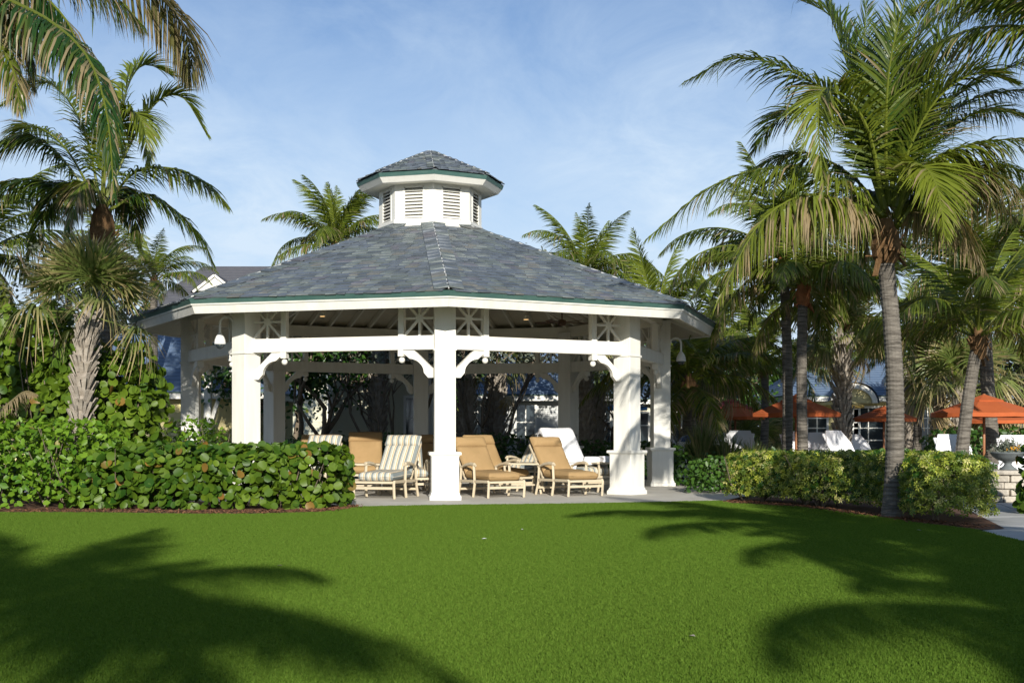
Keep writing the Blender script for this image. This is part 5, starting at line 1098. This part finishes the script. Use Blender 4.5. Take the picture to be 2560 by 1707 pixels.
for px_ in (2123, 2290):                                   # arched dormer gables
    x = xw(px_, 52) - pv.location.x; w = .95; arc_ = [(x + w * math.cos(a), 2.55 + .78 * math.sin(a)) for a in np.linspace(math.pi, 0, 13)]; inn = [(x + (w - .2) * math.cos(a), 2.55 + .58 * math.sin(a)) for a in np.linspace(0, math.pi, 13)]
    q = MB(); n = len(arc_)
    for i in range(n - 1): q.prism([arc_[i], arc_[i + 1], inn[n - 2 - i], inn[n - 1 - i]], .62, .75, Matrix.Rotation(R(90), 4, 'X'))
    dg = q.obj('arched_dormer', M['white'], pv); q = MB(); q.prism(inn[::-1], .60, .63, Matrix.Rotation(R(90), 4, 'X')); q.obj('gable_infill', M['yellowwall'], dg)
    q = MB(); big = [(x + (w + .06) * math.cos(a), 2.55 + .84 * math.sin(a)) for a in np.linspace(math.pi, 0, 13)]
    for i in range(12): q.add([(big[i][0], -.80, big[i][1]), (big[i + 1][0], -.80, big[i + 1][1]), (big[i + 1][0], 1.2, big[i + 1][1] + .05), (big[i][0], 1.2, big[i][1] + .05)], [(0, 1, 2, 3)])
    q.obj('dormer_roof', M['shingle'], dg)
house(xw(1560, 56), xw(1830, 56), 56, 62, 2.6, 1.15, M['siding'], M['shingle'], 'small low house with bright blue roof behind the red umbrellas', [(xw(1600, 56), .8, 2.2, .7), (xw(1680, 56), .8, 2.2, .7)], 2.6)
bh = house(-18.85, -9.5, 66, 76, 7.24, 3.1, M['siding'], M['greyshingle'], 'distant tall house with grey shingle roof and a white dormer, left of the gazebo roof', [], 2.2)
c_ = -15.6 - bh.location.x
q = MB(); q.prism([(c_ - .95, 8.78), (c_ + .95, 8.78), (c_, 9.50)], -1.0, -.88, Matrix.Rotation(R(90), 4, 'X')); dg = q.obj('dormer_gable', M['white'], bh)
for s in (-1, 1): q = MB(); q.beam((c_ + s * 1.12, .80, 8.70), (c_, .80, 9.58), .12, .14, up=(0, 1, 0)); q.obj('rake_board', M['white'], dg)
q = MB(); q.prism([(c_ - .55, 8.86), (c_ + .55, 8.86), (c_, 9.28)], -.87, -.85, Matrix.Rotation(R(90), 4, 'X')); q.obj('inset_panel', M['cream'], dg)
for s in (-1, 1): q = MB(); q.add([(c_, .70, 9.68), (c_ + s * 1.25, .70, 8.68), (c_ + s * 1.25, 2.0, 8.68), (c_, 3.6, 9.68)], [(0, 1, 2, 3)]); q.obj('dormer_roof', M['greyshingle'], dg)
house(-17.5, -8.6, 43, 50, 2.5, 2.2, M['yellowwall'], M['shingle'], 'low yellow house with blue roof at the far left behind the bushes', [(-14, .8, 2.2, .9)], 2.8)
# white arbour left of the gazebo
Y = 42.0; ab = empty('white_arbour', (xw(545, Y), Y, 0)); tag(ab, 'white garden arbour with braced posts seen through the left bay', 'arbour'); c = ab.location.x
for px_ in (520, 600):
    x = xw(px_, Y) - c; q = MB(); q.box((x - .11, -.11, 0), (x + .11, .11, 3.2)); q.obj('post', M['white'], ab)
    q = MB(); q.beam((x + .10, 0, 1.7), (x + .50, 0, 2.95), .12, .12, up=(0, 1, 0)); q.obj('brace', M['white'], ab)
for y in (-.2, .2): q = MB(); q.box((xw(500, Y) - c, y - .04, 3.2), (xw(640, Y) - c, y + .04, 3.42)); q.obj('beam', M['white'], ab)
for i in range(5): x = xw(505 + 30 * i, Y) - c; q = MB(); q.box((x - .04, -.7, 3.425), (x + .04, .7, 3.55)); q.obj('rafter', M['white'], ab)

for i, (px_, py_, lab) in enumerate(((1210, 1352, 'tiny pale leaf lying on the lawn before the centre column'), (1306, 1328, 'tiny bluish leaf lying on the lawn right of the centre column'), (2298, 1330, 'small pale leaf on the shaded lawn by the tallest trunk'), (700, 1420, 'small brown leaf on the lawn at the left shadow'), (1730, 1600, 'small curled leaf on the near right lawn'))):
    g = G(px_, py_); q = MB(); q.add([(-.035, 0, .03), (0, .014, .042), (.04, .002, .034), (0, -.016, .036)], [(0, 1, 2, 3)]); tag(q.obj('fallen_leaf', M['mortar'] if i < 3 else M['boot'], None, loc=(g.x, g.y, 0), rot=(0, 0, i * 1.3)), lab, 'leaf', 'fallen leaves on the lawn')
